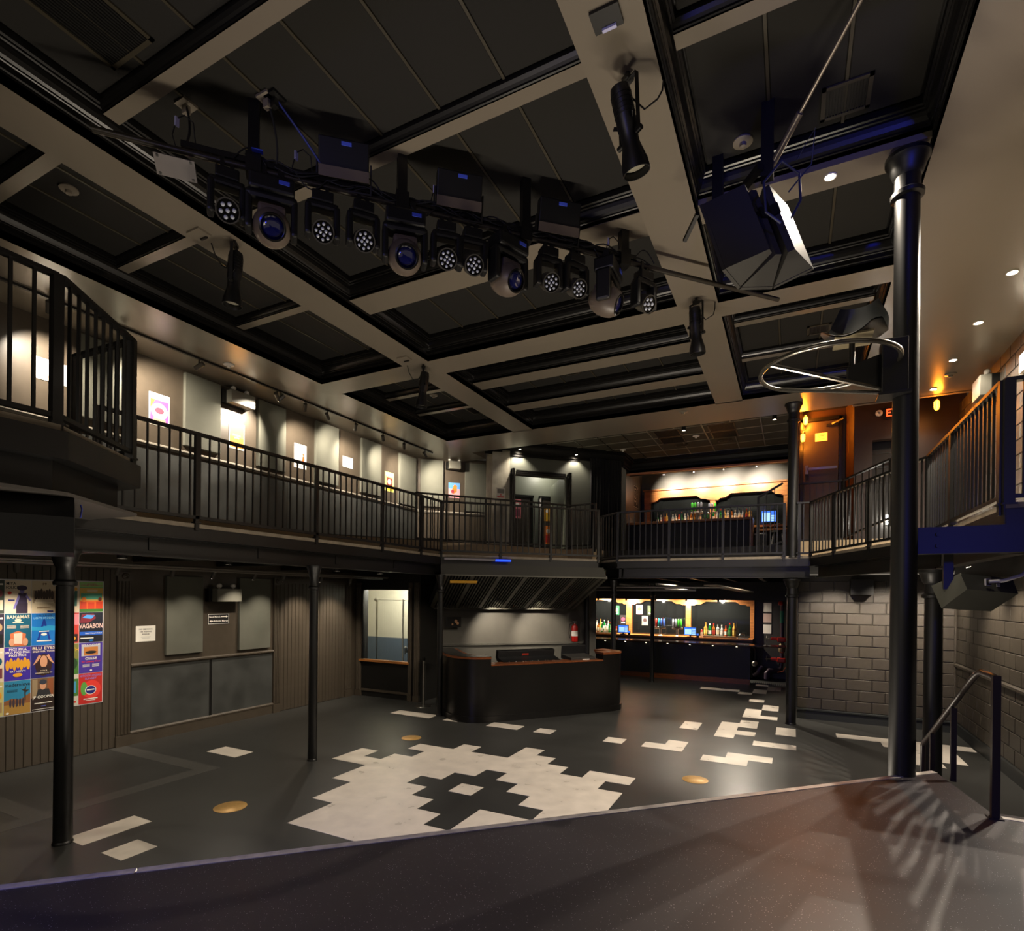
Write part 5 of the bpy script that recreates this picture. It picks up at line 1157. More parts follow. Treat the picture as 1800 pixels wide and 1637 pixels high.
# ------------------------------------------------------------------ printed sheets
PC = {}
def C(r, g_, b): 
    k = (r, g_, b)
    if k not in PC: PC[k] = M('print_%d_%d_%d' % k, k, .55)
    return PC[k]
def sheet(name, label, Mx, w_, h_, bg, els, cat='poster', grp=None, em=None):
    """els: ('r',x0,y0,x1,y1,col) ('e',cx,cy,rx,ry,col) ('p',[(x,y)..],col) ('t',text,cx,cy,size,width,col) in 0..1 sheet units"""
    mb = MB(); mb.use(PAPER if bg is None else bg); mb.box(-w_/2, w_/2, -h_/2, h_/2, 0, .002, Mx); z = .0021; asp = w_/h_
    X = lambda x: (x-.5)*w_; Y = lambda y: (y-.5)*h_
    for e_ in els:
        z += .00035
        if e_[0] == 'r': mb.use(e_[5]); mb.add([Mx @ Vector((X(a), Y(b), z)) for a, b in ((e_[1], e_[2]), (e_[3], e_[2]), (e_[3], e_[4]), (e_[1], e_[4]))], [(0,1,2,3)])
        elif e_[0] == 'e': mb.use(e_[5]); mb.add([Mx @ Vector((X(e_[1]+e_[3]*math.cos(t)), Y(e_[2]+e_[4]*math.sin(t)), z)) for t in [k*2*PI/20 for k in range(20)]], [tuple(range(20))])
        elif e_[0] == 'p': mb.use(e_[2]); mb.add([Mx @ Vector((X(a), Y(b), z)) for a, b in e_[1]], [tuple(range(len(e_[1])))])
        elif e_[0] == 't': put_text(mb, e_[6], e_[1], e_[4]*h_, Mx @ Matrix.Translation((X(e_[2]), Y(e_[3]), z)), e_[5]*w_ if e_[5] else None, True)
    o = mb.build(name, None); tag(o, label, cat, grp); return o
WH = C(236, 232, 222); BK = C(18, 16, 18); NAVY = C(30, 34, 120); PUR2 = C(62, 40, 160); TEAL = C(14, 84, 110); SKY = C(20, 110, 190); GOLD = C(226, 160, 40); REDC = C(206, 50, 34); ORG = C(236, 130, 40); CRM = C(222, 206, 180); BRN = C(96, 66, 40); GRN = C(70, 120, 50); PINK = C(230, 130, 140); SKIN = C(206, 150, 116); LIL = C(130, 120, 190)
cols = [(3.352, 3.625), (3.630, 3.903), (3.908, 4.170), (4.175, 4.470), (3.075, 3.347), (2.80, 3.07), (2.525, 2.795)]
rows = [(2.012, 2.436), (1.582, 2.006), (1.150, 1.576), (.716, 1.144)]
def small(n, x, y, w_, c): return [('r', x, y+.025*k, x+w_, y+.025*k+.010, c) for k in range(n)]
blank = lambda: []
PO = {
 (0,0): (CRM, [('r',.42,.0,.86,.32,C(52,40,60)), ('p',[(.44,.30),(.84,.30),(.82,.62),(.50,.62)],C(58,46,74)), ('e',.64,.70,.09,.10,LIL), ('e',.64,.77,.20,.08,C(60,44,70)), ('p',[(.50,.58),(.30,.14),(.38,.12),(.56,.50)],LIL), ('p',[(.80,.60),(.98,.40),(.94,.36),(.78,.50)],LIL), ('t','MIYA',.22,.90,.12,.36,BK), ('t','FOLICK',.28,.78,.12,.50,BK), ('e',.17,.62,.08,.05,REDC), ('r',.12,.38,.36,.42,NAVY)], 'concert poster of a lilac figure in a black dress with tall narrow lettering'),
 (0,1): (TEAL, [('t','BAHAMAS',.5,.90,.14,.86,CRM), ('e',.5,.80,.13,.05,CRM), ('r',.30,.72,.70,.745,CRM)]+small(4,.08,.56,.34,CRM)+small(4,.58,.56,.34,CRM)+[('p',[(.24,.02),(.20,.40),(.50,.48),(.80,.38),(.74,.02)],C(200,110,70)), ('p',[(.34,.10),(.34,.40),(.66,.42),(.66,.08)],C(226,200,180)), ('e',.26,.14,.10,.12,SKIN), ('e',.78,.14,.10,.12,SKIN)], 'teal concert poster with large cream lettering over two hands holding a picture'),
 (0,2): (PUR2, [('t','PIGS PIGS',.5,.93,.10,.66,WH), ('t','PIGS PIGS PIGS',.5,.84,.10,.92,WH), ('t','PIGS PIGS',.5,.75,.10,.66,WH)]+[('e',.12+.13*k,.46+.06*(k%2),.075,.16,GOLD) for k in range(7)]+[('t','SAT NOV 4',.5,.27,.075,.6,WH), ('e',.5,.16,.18,.06,GOLD)], 'purple concert poster with yellow figures and repeated white lettering'),
 (0,3): (C(40,130,170), [('r',0,0,1,.42,C(170,130,60)), ('p',[(0,.40),(.3,.48),(.6,.42),(1,.60),(1,.3),(0,.3)],C(140,90,50)), ('t','modernlove',.5,.88,.15,.95,C(14,30,50)), ('p',[(.78,.38),(.76,.66),(.60,.76),(.74,.72),(.84,.82),(.82,.70),(.96,.70),(.82,.62),(.82,.38)],C(50,40,26))]+[('e',.24+.12*k,.34,.045,.13,C(60,50,60)) for k in range(5)]+small(3,.1,.68,.4,C(20,50,70))+[('e',.13,.05,.06,.03,WH)], 'desert concert poster with a lone tree, a group of people and lowercase lettering'),
 (1,0): (C(206,190,160), [('t','19',.5,.90,.10,.16,BRN), ('r',.06,.30,.94,.70,C(150,130,104))]+[('e',.16+.11*k,.54+.03*(k%3),.06,.16,C(66,52,44)) for k in range(7)]+[('r',.1,.30,.9,.36,C(220,206,180)), ('r',.14,.38,.86,.42,C(220,206,180))]+small(2,.2,.14,.55,BRN)+[('r',.62,.03,.86,.07,NAVY)], 'sepia concert poster of a group standing on steps'),
 (1,1): (SKY, [('t','THIRTY BLACK',.5,.93,.07,.66,C(40,60,90)), ('t','LIGHTS OF DESIRE',.5,.85,.08,.84,C(150,210,230)), ('p',[(.47,.82),(.53,.82),(.80,.10),(.72,.10),(.5,.66),(.28,.10),(.20,.10)],C(16,50,140)), ('p',[(0,.60),(.3,.56),(.7,.62),(1,.58),(1,.45),(0,.47)],C(40,150,200)), ('e',.5,.34,.12,.04,WH), ('r',.3,.42,.7,.45,WH), ('r',.2,.12,.8,.155,WH)], 'bright blue concert poster with a tall pylon shape'),
 (1,2): (C(34,30,110), [('t','BLU EYES',.5,.92,.12,.92,CRM), ('t','2023 FALL TOUR',.5,.82,.08,.9,CRM), ('e',.5,.40,.34,.34,C(50,24,22)), ('e',.5,.50,.15,.19,SKIN), ('p',[(.2,.10),(.3,.34),(.7,.34),(.8,.10)],C(40,24,30)), ('p',[(.06,.40),(.30,.72),(.40,.68),(.24,.50)],SKIN), ('p',[(.94,.40),(.70,.72),(.60,.68),(.76,.50)],SKIN), ('t','NOV 8',.5,.22,.05,.26,CRM), ('t','WASHINGTON, DC',.5,.15,.05,.7,CRM)], 'dark blue concert poster of a woman with long brown hair and raised hands'),
 (1,3): (C(110,84,60), [('r',0,0,1,.40,C(38,24,18)), ('r',.05,.42,.26,.98,C(150,130,100)), ('r',.66,.42,.9,.98,C(140,80,46)), ('p',[(.18,.40),(.28,.66),(.72,.66),(.84,.40)],C(40,40,44)), ('e',.48,.78,.13,.14,SKIN), ('e',.48,.88,.15,.08,C(50,54,66)), ('t','JP COOPER',.5,.42,.11,.86,WH), ('r',.14,.22,.86,.245,WH), ('r',.4,.12,.6,.15,C(80,90,170)), ('r',.05,.04,.95,.055,WH)], 'brown concert poster of a man in a knit cap in a wood'),
 (2,0): (C(214,196,168), [('p',[(.70,.20),(.80,.70),(.92,.70),(.90,.20)],C(60,110,100)), ('e',.84,.76,.07,.06,GOLD), ('r',.5,.86,.9,.88,BRN)], 'cream concert poster half hidden by the column, with a walking figure'),
 (2,1): (C(190,60,50), [('r',.2,.60,1,.96,PINK), ('r',.1,.05,.95,.30,C(40,28,30)), ('e',.7,.16,.16,.08,GOLD)], 'red and pink concert poster half hidden by the column'),
 (2,2): (C(120,120,60), [('r',0,0,1,.5,GRN), ('t','BOTH',.7,.80,.16,.6,GOLD), ('e',.7,.35,.25,.2,C(40,70,40))], 'green and olive concert poster half hidden by the column'),
 (2,3): (C(200,196,180), [('r',.25,.30,1,.86,GRN), ('r',.45,.40,.9,.78,C(70,150,190)), ('r',.2,.08,.9,.14,REDC)], 'pale concert poster with a green frame half hidden by the column'),
 (3,0): (C(60,150,120), [('r',0,0,1,.10,C(60,110,40)), ('r',0,.10,1,.38,C(230,100,40)), ('r',0,.38,1,.80,C(220,180,90)), ('r',.05,.42,.95,.62,C(90,170,140)), ('r',0,.82,1,1,C(150,200,120)), ('p',[(.02,.10),(.05,.34),(.28,.34),(.30,.10)],C(200,60,30)), ('p',[(.35,.10),(.36,.32),(.62,.32),(.63,.10)],C(200,60,30)), ('p',[(.68,.10),(.70,.34),(.96,.34),(.97,.10)],C(200,60,30)), ('e',.18,.42,.10,.08,ORG), ('e',.86,.42,.08,.07,C(120,50,30)), ('t','LOS ZAFIROS',.5,.93,.06,.4,C(190,40,110)), ('t','LIVE AT THE SHOW',.5,.88,.06,.9,C(190,40,110))]+small(4,.3,.66,.45,WH), 'orange and green concert poster of people seated before a screen'),
 (3,1): (C(24,26,40), [('p',[(.02,.66),(.10,.94),(.60,.96),(.7,.80),(.4,.66)],C(120,34,50)), ('p',[(.12,.82),(.3,.92),(.66,.90),(.5,.78)],C(70,150,220)), ('t','VAGABON',.5,.54,.22,1.0,C(226,190,180)), ('r',.02,.24,.98,.36,C(30,90,190)), ('t','Sorry I Haven\'t Called',.6,.30,.06,.7,WH), ('r',.05,.13,.6,.16,WH), ('e',.5,.06,.10,.03,SKY)], 'black concert poster with a blue masked face and condensed pale lettering'),
 (3,2): (C(70,50,150), [('r',.10,.56,.90,.92,C(180,180,190)), ('r',.20,.58,.80,.86,C(190,120,60)), ('e',.5,.68,.24,.05,C(30,30,34)), ('t','ROCK + SOUND',.5,.93,.07,.8,WH), ('t','GEESE',.5,.47,.11,.5,WH), ('t','3D Country Tour',.5,.37,.08,.8,REDC)]+small(4,.15,.20,.3,WH)+small(4,.55,.20,.3,WH)+[('e',.5,.08,.05,.03,WH)], 'violet concert poster with a framed black car and white lettering'),
 (3,3): (C(190,40,34), [('t','NATION OF LANGUAGE',.5,.92,.10,.92,LIL), ('t','SUNSET',.5,.82,.09,.5,LIL), ('e',.54,.46,.40,.30,C(226,60,50)), ('e',.22,.50,.14,.22,C(90,160,70)), ('e',.50,.44,.24,.15,WH), ('e',.50,.44,.21,.13,NAVY), ('r',.34,.43,.66,.47,WH), ('r',.2,.14,.8,.17,WH), ('r',.3,.09,.7,.11,WH)], 'red concert poster of a large tomato with a round label'),
}
for (ci, ri), (bg, els, lab) in PO.items():
    y0, y1 = cols[ci]; z0, z1 = rows[ri]
    sheet('concert_poster', lab, fx(-8.886, (y0+y1)/2, (z0+z1)/2), y1-y0, z1-z0, bg, els, 'poster', 'concert posters on the lower left wall')
rnd = random.Random(3); pal = [CRM, BK, C(120,60,70), C(170,140,100), TEAL, GOLD]
for k, (ri, bg, lab) in enumerate(((0, C(60,70,60), 'dark green'), (1, C(40,30,50), 'plum'), (2, CRM, 'cream'), (3, C(200,190,120), 'yellow'))):
    y0, y1 = cols[4]; z0, z1 = rows[ri]
    sheet('concert_poster', '%s concert poster cut by the left picture edge' % lab, fx(-8.886, (y0+y1)/2, (z0+z1)/2), y1-y0, z1-z0, bg, [('r', .5, .1, .95, .4, pal[k]), ('e', .8, .6, .14, .12, pal[(k+2) % 6]), ('r', .55, .85, .95, .9, WH)], 'poster', 'concert posters on the lower left wall')
# framed mounting sheet behind posters
tag(MB().box(-8.888, -8.886, 3.06, 4.48, .705, 2.45).build('poster_board', C(200, 200, 204)), 'pale board behind the grid of concert posters', 'board')
sheet('wall_notice', 'white no smoking notice on the lower left wall', fx(-8.898, 5.075, 1.66), .29, .24, None, [('t','NO SMOKING',.5,.78,.13,.68,BK), ('t','OR VAPING',.5,.62,.13,.60,BK), ('t','INSIDE',.5,.46,.13,.36,BK), ('r',.25,.28,.75,.30,C(150,150,150)), ('r',.3,.20,.7,.22,C(150,150,150))], 'notice')
sheet('merch_sign', 'small black sign with white border, arrows and merch lettering on the lower left wall', fx(-8.898, 6.29, 1.847), .41, .185, BK, [('r',.02,.04,.98,.08,WH),('r',.02,.92,.98,.96,WH),('r',.02,.04,.04,.96,WH),('r',.96,.04,.98,.96,WH),('t','Band Merch',.32,.70,.24,.50,WH),('r',.60,.66,.84,.74,WH),('p',[(.84,.60),(.84,.80),(.93,.70)],WH),('t','Atlantis Merch',.60,.30,.24,.66,WH),('p',[(.16,.20),(.16,.40),(.07,.30)],WH),('r',.16,.26,.25,.34,WH)], 'sign')
# upper wall posters
def usheet(y0, y1, z0, z1, bg, els, lab, name='wall_poster', cat='poster'):
    return sheet(name, lab, fx(-8.745, (y0+y1)/2, (z0+z1)/2), y1-y0, z1-z0, bg, els, cat, 'posters on the upper left wall')
usheet(5.0, 5.315, 4.87, 5.36, C(236,226,214), [('r',.06,.05,.94,.80,C(150,90,170)), ('e',.5,.45,.40,.26,WH), ('e',.5,.47,.22,.10,C(220,80,100)), ('r',.2,.05,.8,.22,C(210,170,130)), ('p',[(.06,.80),(.3,.8),(.06,.5)],C(190,160,70)), ('t','CONCERT',.5,.90,.10,.8,C(130,100,160))], 'bright poster of pink lips in a white fan nearest the platform railing')
usheet(6.34, 6.645, 4.83, 5.295, WH, [('r',.05,.05,.95,.95,C(236,170,70)), ('r',.05,.05,.95,.45,C(238,130,40)), ('t','MINERAL',.5,.52,.08,.5,WH), ('t','LIVE',.5,.42,.06,.3,WH)], 'plain orange poster under the boxed emergency light')
usheet(7.75, 8.06, 4.79, 5.265, WH, [('t','A. SAVAGE',.45,.90,.09,.8,C(90,60,30)), ('p',[(.6,.2),(.66,.5),(.8,.55),(.86,.4),(.76,.2)],C(220,90,40)), ('e',.74,.60,.07,.06,C(200,90,50)), ('t','AND GUESTS',.5,.10,.10,.8,BK)]+small(4,.15,.60,.4,C(190,180,160)), 'white poster with a small red dancing figure')
usheet(9.06, 9.38, 5.08, 5.31, WH, [('r',.2,.7,.8,.72,C(190,190,190)), ('r',.2,.5,.8,.52,C(190,190,190))], 'small white sheet on the upper left wall', 'wall_notice', 'notice')
usheet(10.46, 10.80, 4.80, 5.265, C(240,214,120), [('r',.22,.25,.82,.72,C(110,50,36)), ('e',.5,.5,.2,.14,C(230,200,190)), ('r',.1,.05,.9,.2,GOLD), ('r',.1,.8,.9,.94,WH)], 'yellow framed poster near the far end of the upper left wall')
usheet(3.58, 3.93, 5.06, 5.34, WH, [('r',.2,.7,.8,.72,C(200,200,200))], 'plain white sheet behind the near platform railing', 'wall_notice', 'notice')
sheet('wall_poster', 'blue and pink poster with an orange figure on the diagonal upper wall', frame((-8.06, 12.46-.003, 5.09), (.7071, .7071, 0), (0, 0, 1)) @ Matrix.Translation((0,0,.006)), .31, .40, C(230,160,170), [('r',0,.6,1,1,C(90,150,220)), ('p',[(.2,.35),(.5,.9),(.75,.8),(.7,.4),(.4,.25)],C(226,120,40)), ('e',.55,.72,.16,.14,ORG), ('e',.36,.42,.14,.12,C(140,40,60))], 'poster')
sheet('wall_notice', 'grey and red notice taped to the concrete pier', frame((-6.56, 12.05, 4.80), (.7071, .7071, 0), (0, 0, 1)) @ Matrix.Translation((.05,0,.215)), .22, .26, C(196,190,176), [('r',.1,.5,.9,.9,C(120,116,106)), ('r',.1,.1,.9,.22,C(190,60,50)), ('p',[(.4,.3),(.5,.5),(.6,.3)],C(190,60,50))], 'notice')
for k, (x, z, w_, h_, bg, c1) in enumerate([(-7.18, 4.82, .16, .55, PINK, C(150,60,90)), (-7.30, 4.2, .14, .5, C(230,220,170), GRN), (-6.52, 4.72, .13, .42, GOLD, C(200,160,30)), (-6.38, 4.70, .13, .48, PINK, WH), (-6.50, 4.10, .16, .55, ORG, REDC)]):
    Mx = frame((x+.05, x+.05+21.6-.09, z), (.7071, .7071, 0), (0, 0, 1))
    sheet('door_poster', ['pink poster on the left corridor door', 'pale green poster low on the left corridor door', 'yellow poster on the right corridor door', 'pink poster on the right corridor door beside the yellow one', 'orange poster low on the right corridor door'][k], Mx, w_*1.4, h_, bg, [('r',.1,.1,.9,.5,c1), ('e',.5,.7,.25,.12,WH)], 'poster', 'posters on the corridor doors')
# tall sign on the bar side wall (lettering reads top to bottom)
sheet('vertical_sign', 'tall narrow black sign with white vertical lettering beside the upper bar', frame((-4.295, 16.85, 5.36), (0, 0, -1), (0, 1, 0)) , .68, .60, BK, [('r',.02,.03,.98,.06,WH),('r',.02,.94,.98,.97,WH),('r',.02,.03,.04,.97,WH),('r',.96,.03,.98,.97,WH),('t','Restrooms',.45,.68,.36,.78,WH),('t','Level 2',.45,.30,.36,.62,WH)], 'sign')
sheet('wall_poster', 'small poster on the dark drape edge left of the upper bar', frame((-4.32, 14.72, 4.78), (.7071, .7071, 0), (0, 0, 1)) @ Matrix.Translation((0, 0, .02)), .22, .36, C(90,80,70), [('r',.1,.1,.5,.5,C(60,60,110)), ('r',.5,.1,.9,.5,C(190,100,70)), ('r',.1,.55,.9,.9,C(60,60,50))], 'poster')
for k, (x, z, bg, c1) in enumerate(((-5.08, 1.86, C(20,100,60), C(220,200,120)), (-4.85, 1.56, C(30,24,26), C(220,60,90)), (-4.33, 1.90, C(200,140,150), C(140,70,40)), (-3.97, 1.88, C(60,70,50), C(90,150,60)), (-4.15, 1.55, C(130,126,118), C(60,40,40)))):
    sheet('reflection_print', ['green', 'black and pink', 'rose', 'dark olive', 'grey'][k] + ' painted poster reflection on the mirror of the lower back bar', frame((x, 17.545, z), (1, 0, 0), (0, 0, 1)) , .20, .30, bg, [('e',.5,.55,.3,.2,c1), ('r',.2,.15,.8,.22,WH)], 'print', 'painted reflections on the back bar mirror')  # flat sheets painting reflected posters onto the mirror
sheet('door_notice', 'pale notice on the steel exit door', frame((.51, 13.139, 5.66), (1, 0, 0), (0, 0, 1)), .22, .17, C(226,200,170), [('r',.2,.75,.8,.80,BRN), ('r',.25,.6,.75,.65,BRN), ('r',.3,.45,.7,.5,BRN), ('r',.2,.25,.8,.28,BRN)], 'notice')
sheet('wall_notice', 'narrow yellow notice on the angled wall by the exit', frame((1.02, 12.96, 5.36), (.32, -.95, 0), (0, 0, 1)) @ Matrix.Translation((0, 0, .01)), .14, .22, GOLD, [('r',.2,.3,.8,.35,BRN)], 'notice')
# exit sign
ex = thing('exit_sign', 'glowing red exit sign above the dark doorway', 'exit sign', (1.68, 12.7, 5.78))
MB().box(1.54, 1.96, 12.66, 12.70, 5.75, 5.97).build('sign_case', BLACK, ex)
mb = MB(); mb.use(M('exit_glow', (255, 40, 10), .5, emit=(1.0, .05, .01), es=1.2)); put_text(mb, MATS['exit_glow'], 'EXIT', .20, frame((1.75, 12.655, 5.86), (1, 0, 0), (0, 0, 1)), .36, True); mb.build('lettering', None, ex)
tag(MB().lathe([(.001, 0), (.055, .01), (.06, .05), (.02, .07)], (1.46, 12.70, 5.88), (0, -1, 0), n=16).build('alarm_dome', WHITE), 'small white dome detector left of the exit sign', 'detector')
# ------------------------------------------------------------------ track lighting, upper left wall
tr = thing('track_rail', 'long black lighting track on the ceiling along the upper left wall', 'light track', (-8.07, 3, 5.87))
MB().box(-8.09, -8.05, -1, 11.45, 5.84, 5.87).build('track', BLACK, tr)
CANM = M('track_can', (70, 66, 60), .4)
def trackhead(loc, aim, watts, label, grp, deg=84, drop=.10, L=.15, r=.035, col=WARM):
    x, y, z = loc; t = thing('track_light', label, 'light', loc, group=grp)
    d_ = (Vector(aim)-Vector((x, y, z-drop))).normalized(); c = Vector((x, y, z-drop))
    MB().cyl((x, y, z), (x, y, z-drop+.02), .010, n=8).build('stem', BLACK, t)
    MB().cyl(c-d_*L*.55, c+d_*L*.45, r, n=16).build('can', CANM, t)
    MB().lathe([(.001, 0), (r*.85, 0)], c+d_*(L*.45+.002), d_, n=14).build('lens', M('track_glow', (255, 236, 200), .5, emit=(1, .86, .66), es=5), t)
    if watts: spot(c+d_*(L*.5+.01), aim, watts, deg, col, 1.0, .02, 'track_beam')
OR2 = ['first', 'second', 'third', 'fourth', 'fifth', 'sixth', 'seventh', 'eighth', 'ninth', 'tenth']
for k, (y, ay, w_) in enumerate([(3.44, 3.74, 110), (4.30, 5.16, 150), (5.34, 5.16, 0), (6.85, 6.5, 110), (6.77, 7.9, 60), (7.39, 7.9, 90), (7.95, 9.2, 80), (8.72, 9.2, 70), (9.58, 10.6, 90), (10.32, 11.2, 70)]):
    trackhead((-8.07, y, 5.84), (-8.75, ay, 5.10 if w_ else 5.4), w_, '%s black track spotlight from the near end of the upper left track' % OR2[k], 'track spotlights on the upper left')
trackhead((-8.07, 11.15, 5.84), (-8.2, 12.3, 5.2), 80, 'last black track spotlight at the far end of the upper left track', 'track spotlights on the upper left')
# lower left track and downlights
tr2 = thing('track_rail', 'grey conduit and light track under the left balcony', 'light track', (-8.2, 3, 2.7))
MB().box(-8.22, -8.18, .5, 9.4, 2.66, 2.69).cyl((-7.9, .5, 2.64), (-7.9, 9.4, 2.64), .025, n=8).cyl((-7.75, .5, 2.66), (-7.75, 9.4, 2.66), .018, n=8).build('track', M('conduit_grey', (96, 90, 82), .4, .4), tr2)
for k, (y, ay, w_) in enumerate([(3.2, 3.5, 34), (4.3, 4.4, 26), (5.05, 5.2, 14), (5.7, 5.7, 11), (6.45, 6.4, 14), (7.05, 7.1, 18), (7.95, 8.0, 34), (8.75, 8.9, 36)]):
    trackhead((-8.2, y, 2.66), (-8.9, ay, 1.3), w_, '%s small black track spotlight from the near end under the left balcony' % OR2[k], 'track spotlights under the left balcony', 80, .08, .12, .03)
def disc(loc, r, label, watts, grp, deg=120, col=WARM, es=10, aim=None):
    x, y, z = loc; t = thing('recessed_downlight', label, 'light', loc, group=grp)
    MB().lathe([(r, 0), (r*1.25, 0), (r*1.25, .01), (r, .012)], (x, y, z-.012), n=24).build('trim_ring', WHITE, t)
    MB().lathe([(.001, .0), (r, .0)], (x, y, z-.008), n=24).build('lens', M('lamp_glow_%d' % es, (255, 240, 210), .5, emit=(1, .85, .62), es=es), t)
    if watts: spot((x, y, z-.03), aim or (x, y, z-3), watts, deg, col, .5, .012, 'downlight_beam')
for k, y in enumerate((3.8, 5.2, 7.3, 8.45)):
    can((-7.15, y, 2.75), .055, .05, '%s flat downlight from the near end under the left balcony' % OR2[k], 16, WARM, None, 140, None, 'surface_downlight', 'downlights under the left balcony', 8)
for k, y in enumerate((7.79, 9.02, 10.27, 11.55)):
    disc((2.10, y, 5.87), .045, '%s recessed downlight over the right balcony' % ['nearest', 'second nearest', 'third nearest', 'farthest'][k], [230, 130, 36, 12][k], 'downlights over the right balcony', 150, WARM, 45)
disc((.26, 5.45, 5.93), .04, 'recessed downlight in the cross beam by the speaker cluster', 70, 'downlights in the beams', 150, WARM, 45)
disc((2.10, 6.55, 5.87), .045, 'recessed downlight over the right balcony beyond the picture edge', 240, 'downlights over the right balcony', 150, WARM, 45)
for k, (x, y, w_) in enumerate(((-6.2, 12.62, 60), (-5.10, 13.75, 36), (-2.19, 12.74, 40), (-.36, 12.74, 30))):
    can((x, y, 6.2), .045, .18, ['black cylinder downlight by the concrete pier', 'black cylinder downlight beyond the doorway casing', 'black cylinder downlight among the ceiling grilles', 'black cylinder downlight near the balcony column'][k], w_, WARM, None, 110)
for k, x in enumerate((-3.4, -2.55, -1.75, -.9)):
    t = can((x, 16.5, 6.0), .03, .10, '%s small black can light from the left above the upper bar' % OR2[k], 90, WARM, (x+.15, 17.45, 5.55), 80, None, 'bar_spotlight', 'can lights above the upper bar', 6)
for k, x in enumerate((-3.2, -2.2, -1.3)):  # unseen cans added behind the bulkhead to brighten the bottles
    can((x, 16.25, 6.2), .04, .10, ['left', 'middle', 'right'][k] + ' added can light hidden above the bottles of the upper bar', 60, WARM, (x, 16.35, 4.4), 80, None, 'bar_spotlight', 'can lights above the upper bar', 4)
for k, x in enumerate((-5.5, -4.6, -3.7, -2.8, -1.9)):
    can((x, 16.96, 2.235), .03, .05, '%s small can light from the left above the lower bar' % OR2[k], 60, WARM, (x, 17.5, 1.5), 160, None, 'bar_spotlight', 'can lights above the lower bar', 6)
for k, (x, y, ax, ay) in enumerate(((-5.75, 10.65, -6.15, 11.45), (-5.05, 11.35, -5.40, 12.2))):
    can((x, y, 2.30), .03, .10, ['left small spotlight under the slatted canopy', 'right small spotlight under the slatted canopy'][k], 40, WARM, (ax, ay, 1.25), 80, None, 'booth_spotlight', 'spotlights in the mixing booth', 4)
for k, (x, y) in enumerate(((.75, 11.2), (1.6, 11.0), (2.3, 11.2), (2.0, 9.9), (2.0, 9.0))):
    a_ = (x-.1, 12.03, 1.3) if k < 3 else (2.55, y, 1.3)
    trackhead((x, y, 2.95), a_, [50, 70, 45, 45, 45][k], ['left', 'middle', 'right', 'far side', 'near side'][k] + ' track spotlight under the right balcony washing the blocks', 'track spotlights under the right balcony', 90, .16, .14, .035)
# general pools of light on the dance floor from fixtures under the back balcony
for k, (x, y, w_) in enumerate(((-2.2, 13.0, 110), (-1.0, 12.8, 110), (-2.9, 14.3, 50))):
    can((x, y, 2.95), .045, .14, ['left black can light over the floor before the lower bar', 'right black can light over the floor before the lower bar', 'rear black can light over the floor before the lower bar'][k], w_, WARM, (x+.1, y-.5, 0), 140)
# amber wall lamps
def cage(x, y, z, label, w_):
    t = thing('caged_wall_lamp', label, 'light', (x, y, z), group='amber caged lamps')
    MB().cyl((x, y+.06, z+.10), (x, y, z+.10), .02, n=8).lathe([(.03, .10), (.05, .12), (.03, .15)], (x, y, z), n=12).build('mount', BLACK, t)
    MB().lathe([(.001, -.06), (.03, -.055), (.042, 0), (.042, .08), (.03, .10)], (x, y, z), n=14).build('globe', M('amber_glow', (255, 160, 50), .4, emit=(1.0, .30, .02), es=5), t)
    mb = MB()
    for k in range(6): a_ = k*PI/3; mb.tube([(x+.05*math.cos(a_), y+.05*math.sin(a_), z+.10), (x+.05*math.cos(a_), y+.05*math.sin(a_), z-.03), (x, y, z-.09)], .003, 5)
    mb.build('cage', BLACK, t)
    point((x, y-.12, z), w_, AMBER, .06, 'amber_bulb')
cage(.22, 13.02, 5.98, 'bright amber caged lamp at the top left of the exit door', 34)
cage(.17, 12.90, 5.60, 'amber caged lamp lower at the left of the exit door', 12)
cage(2.25, 12.1, 5.72, 'amber caged lamp at the far end of the right balcony ceiling', 4)
t = thing('bulkhead_lamp', 'small white lamp low in the stair hall', 'light', (1.66, 12.95, 3.8)); MB().bbox(1.63, 1.70, 12.93, 12.98, 3.78, 3.95, .01).build('lens', M('white_glow', (255, 246, 230), .5, emit=(1, .93, .8), es=20), t); MB().box(1.62, 1.71, 12.98, 13.0, 3.77, 3.96).build('back_plate', WHITE, t); point((1.66, 12.85, 3.86), 5, NEUT)
# corridor lights
point((-8.2, 10.6, 2.7), 90, NEUT, .1, 'corridor_bulb'); point((-6.3, 14.6, 5.9), 9, NEUT, .1, 'corridor_bulb')
# ------------------------------------------------------------------ ceiling fittings
def vent(x0, x1, y0, y1, z, label, n=14, along='y'):
    t = thing('ceiling_vent', label, 'vent', ((x0+x1)/2, (y0+y1)/2, z), group='ceiling vents')
    mb = MB(); f = .03
    for (a, b, c, d_) in ((x0, x1, y0, y0+f), (x0, x1, y1-f, y1), (x0, x0+f, y0, y1), (x1-f, x1, y0, y1)): mb.box(a, b, c, d_, z-.012, z)
    mb.build('frame', GRIDB, t)
    for k in range(n):
        if along == 'y': x = x0+f+(x1-x0-2*f)*(k+.5)/n; MB().box(x-.004, x+.004, y0+f, y1-f, z-.012, z-.002).build('slat', BLACK, t)
        else: y = y0+f+(y1-y0-2*f)*(k+.5)/n; MB().box(x0+f, x1-f, y-.004, y+.004, z-.012, z-.002).build('slat', BLACK, t)
    MB().box(x0+f, x1-f, y0+f, y1-f, z-.002, z).build('back', BLACKW, t)
vent(.17, .51, 4.83, 5.16, 6.205, 'slotted air vent behind the brace pipe'); vent(.16, .465, 8.98, 9.28, 6.205, 'slotted air vent above the perched seat')
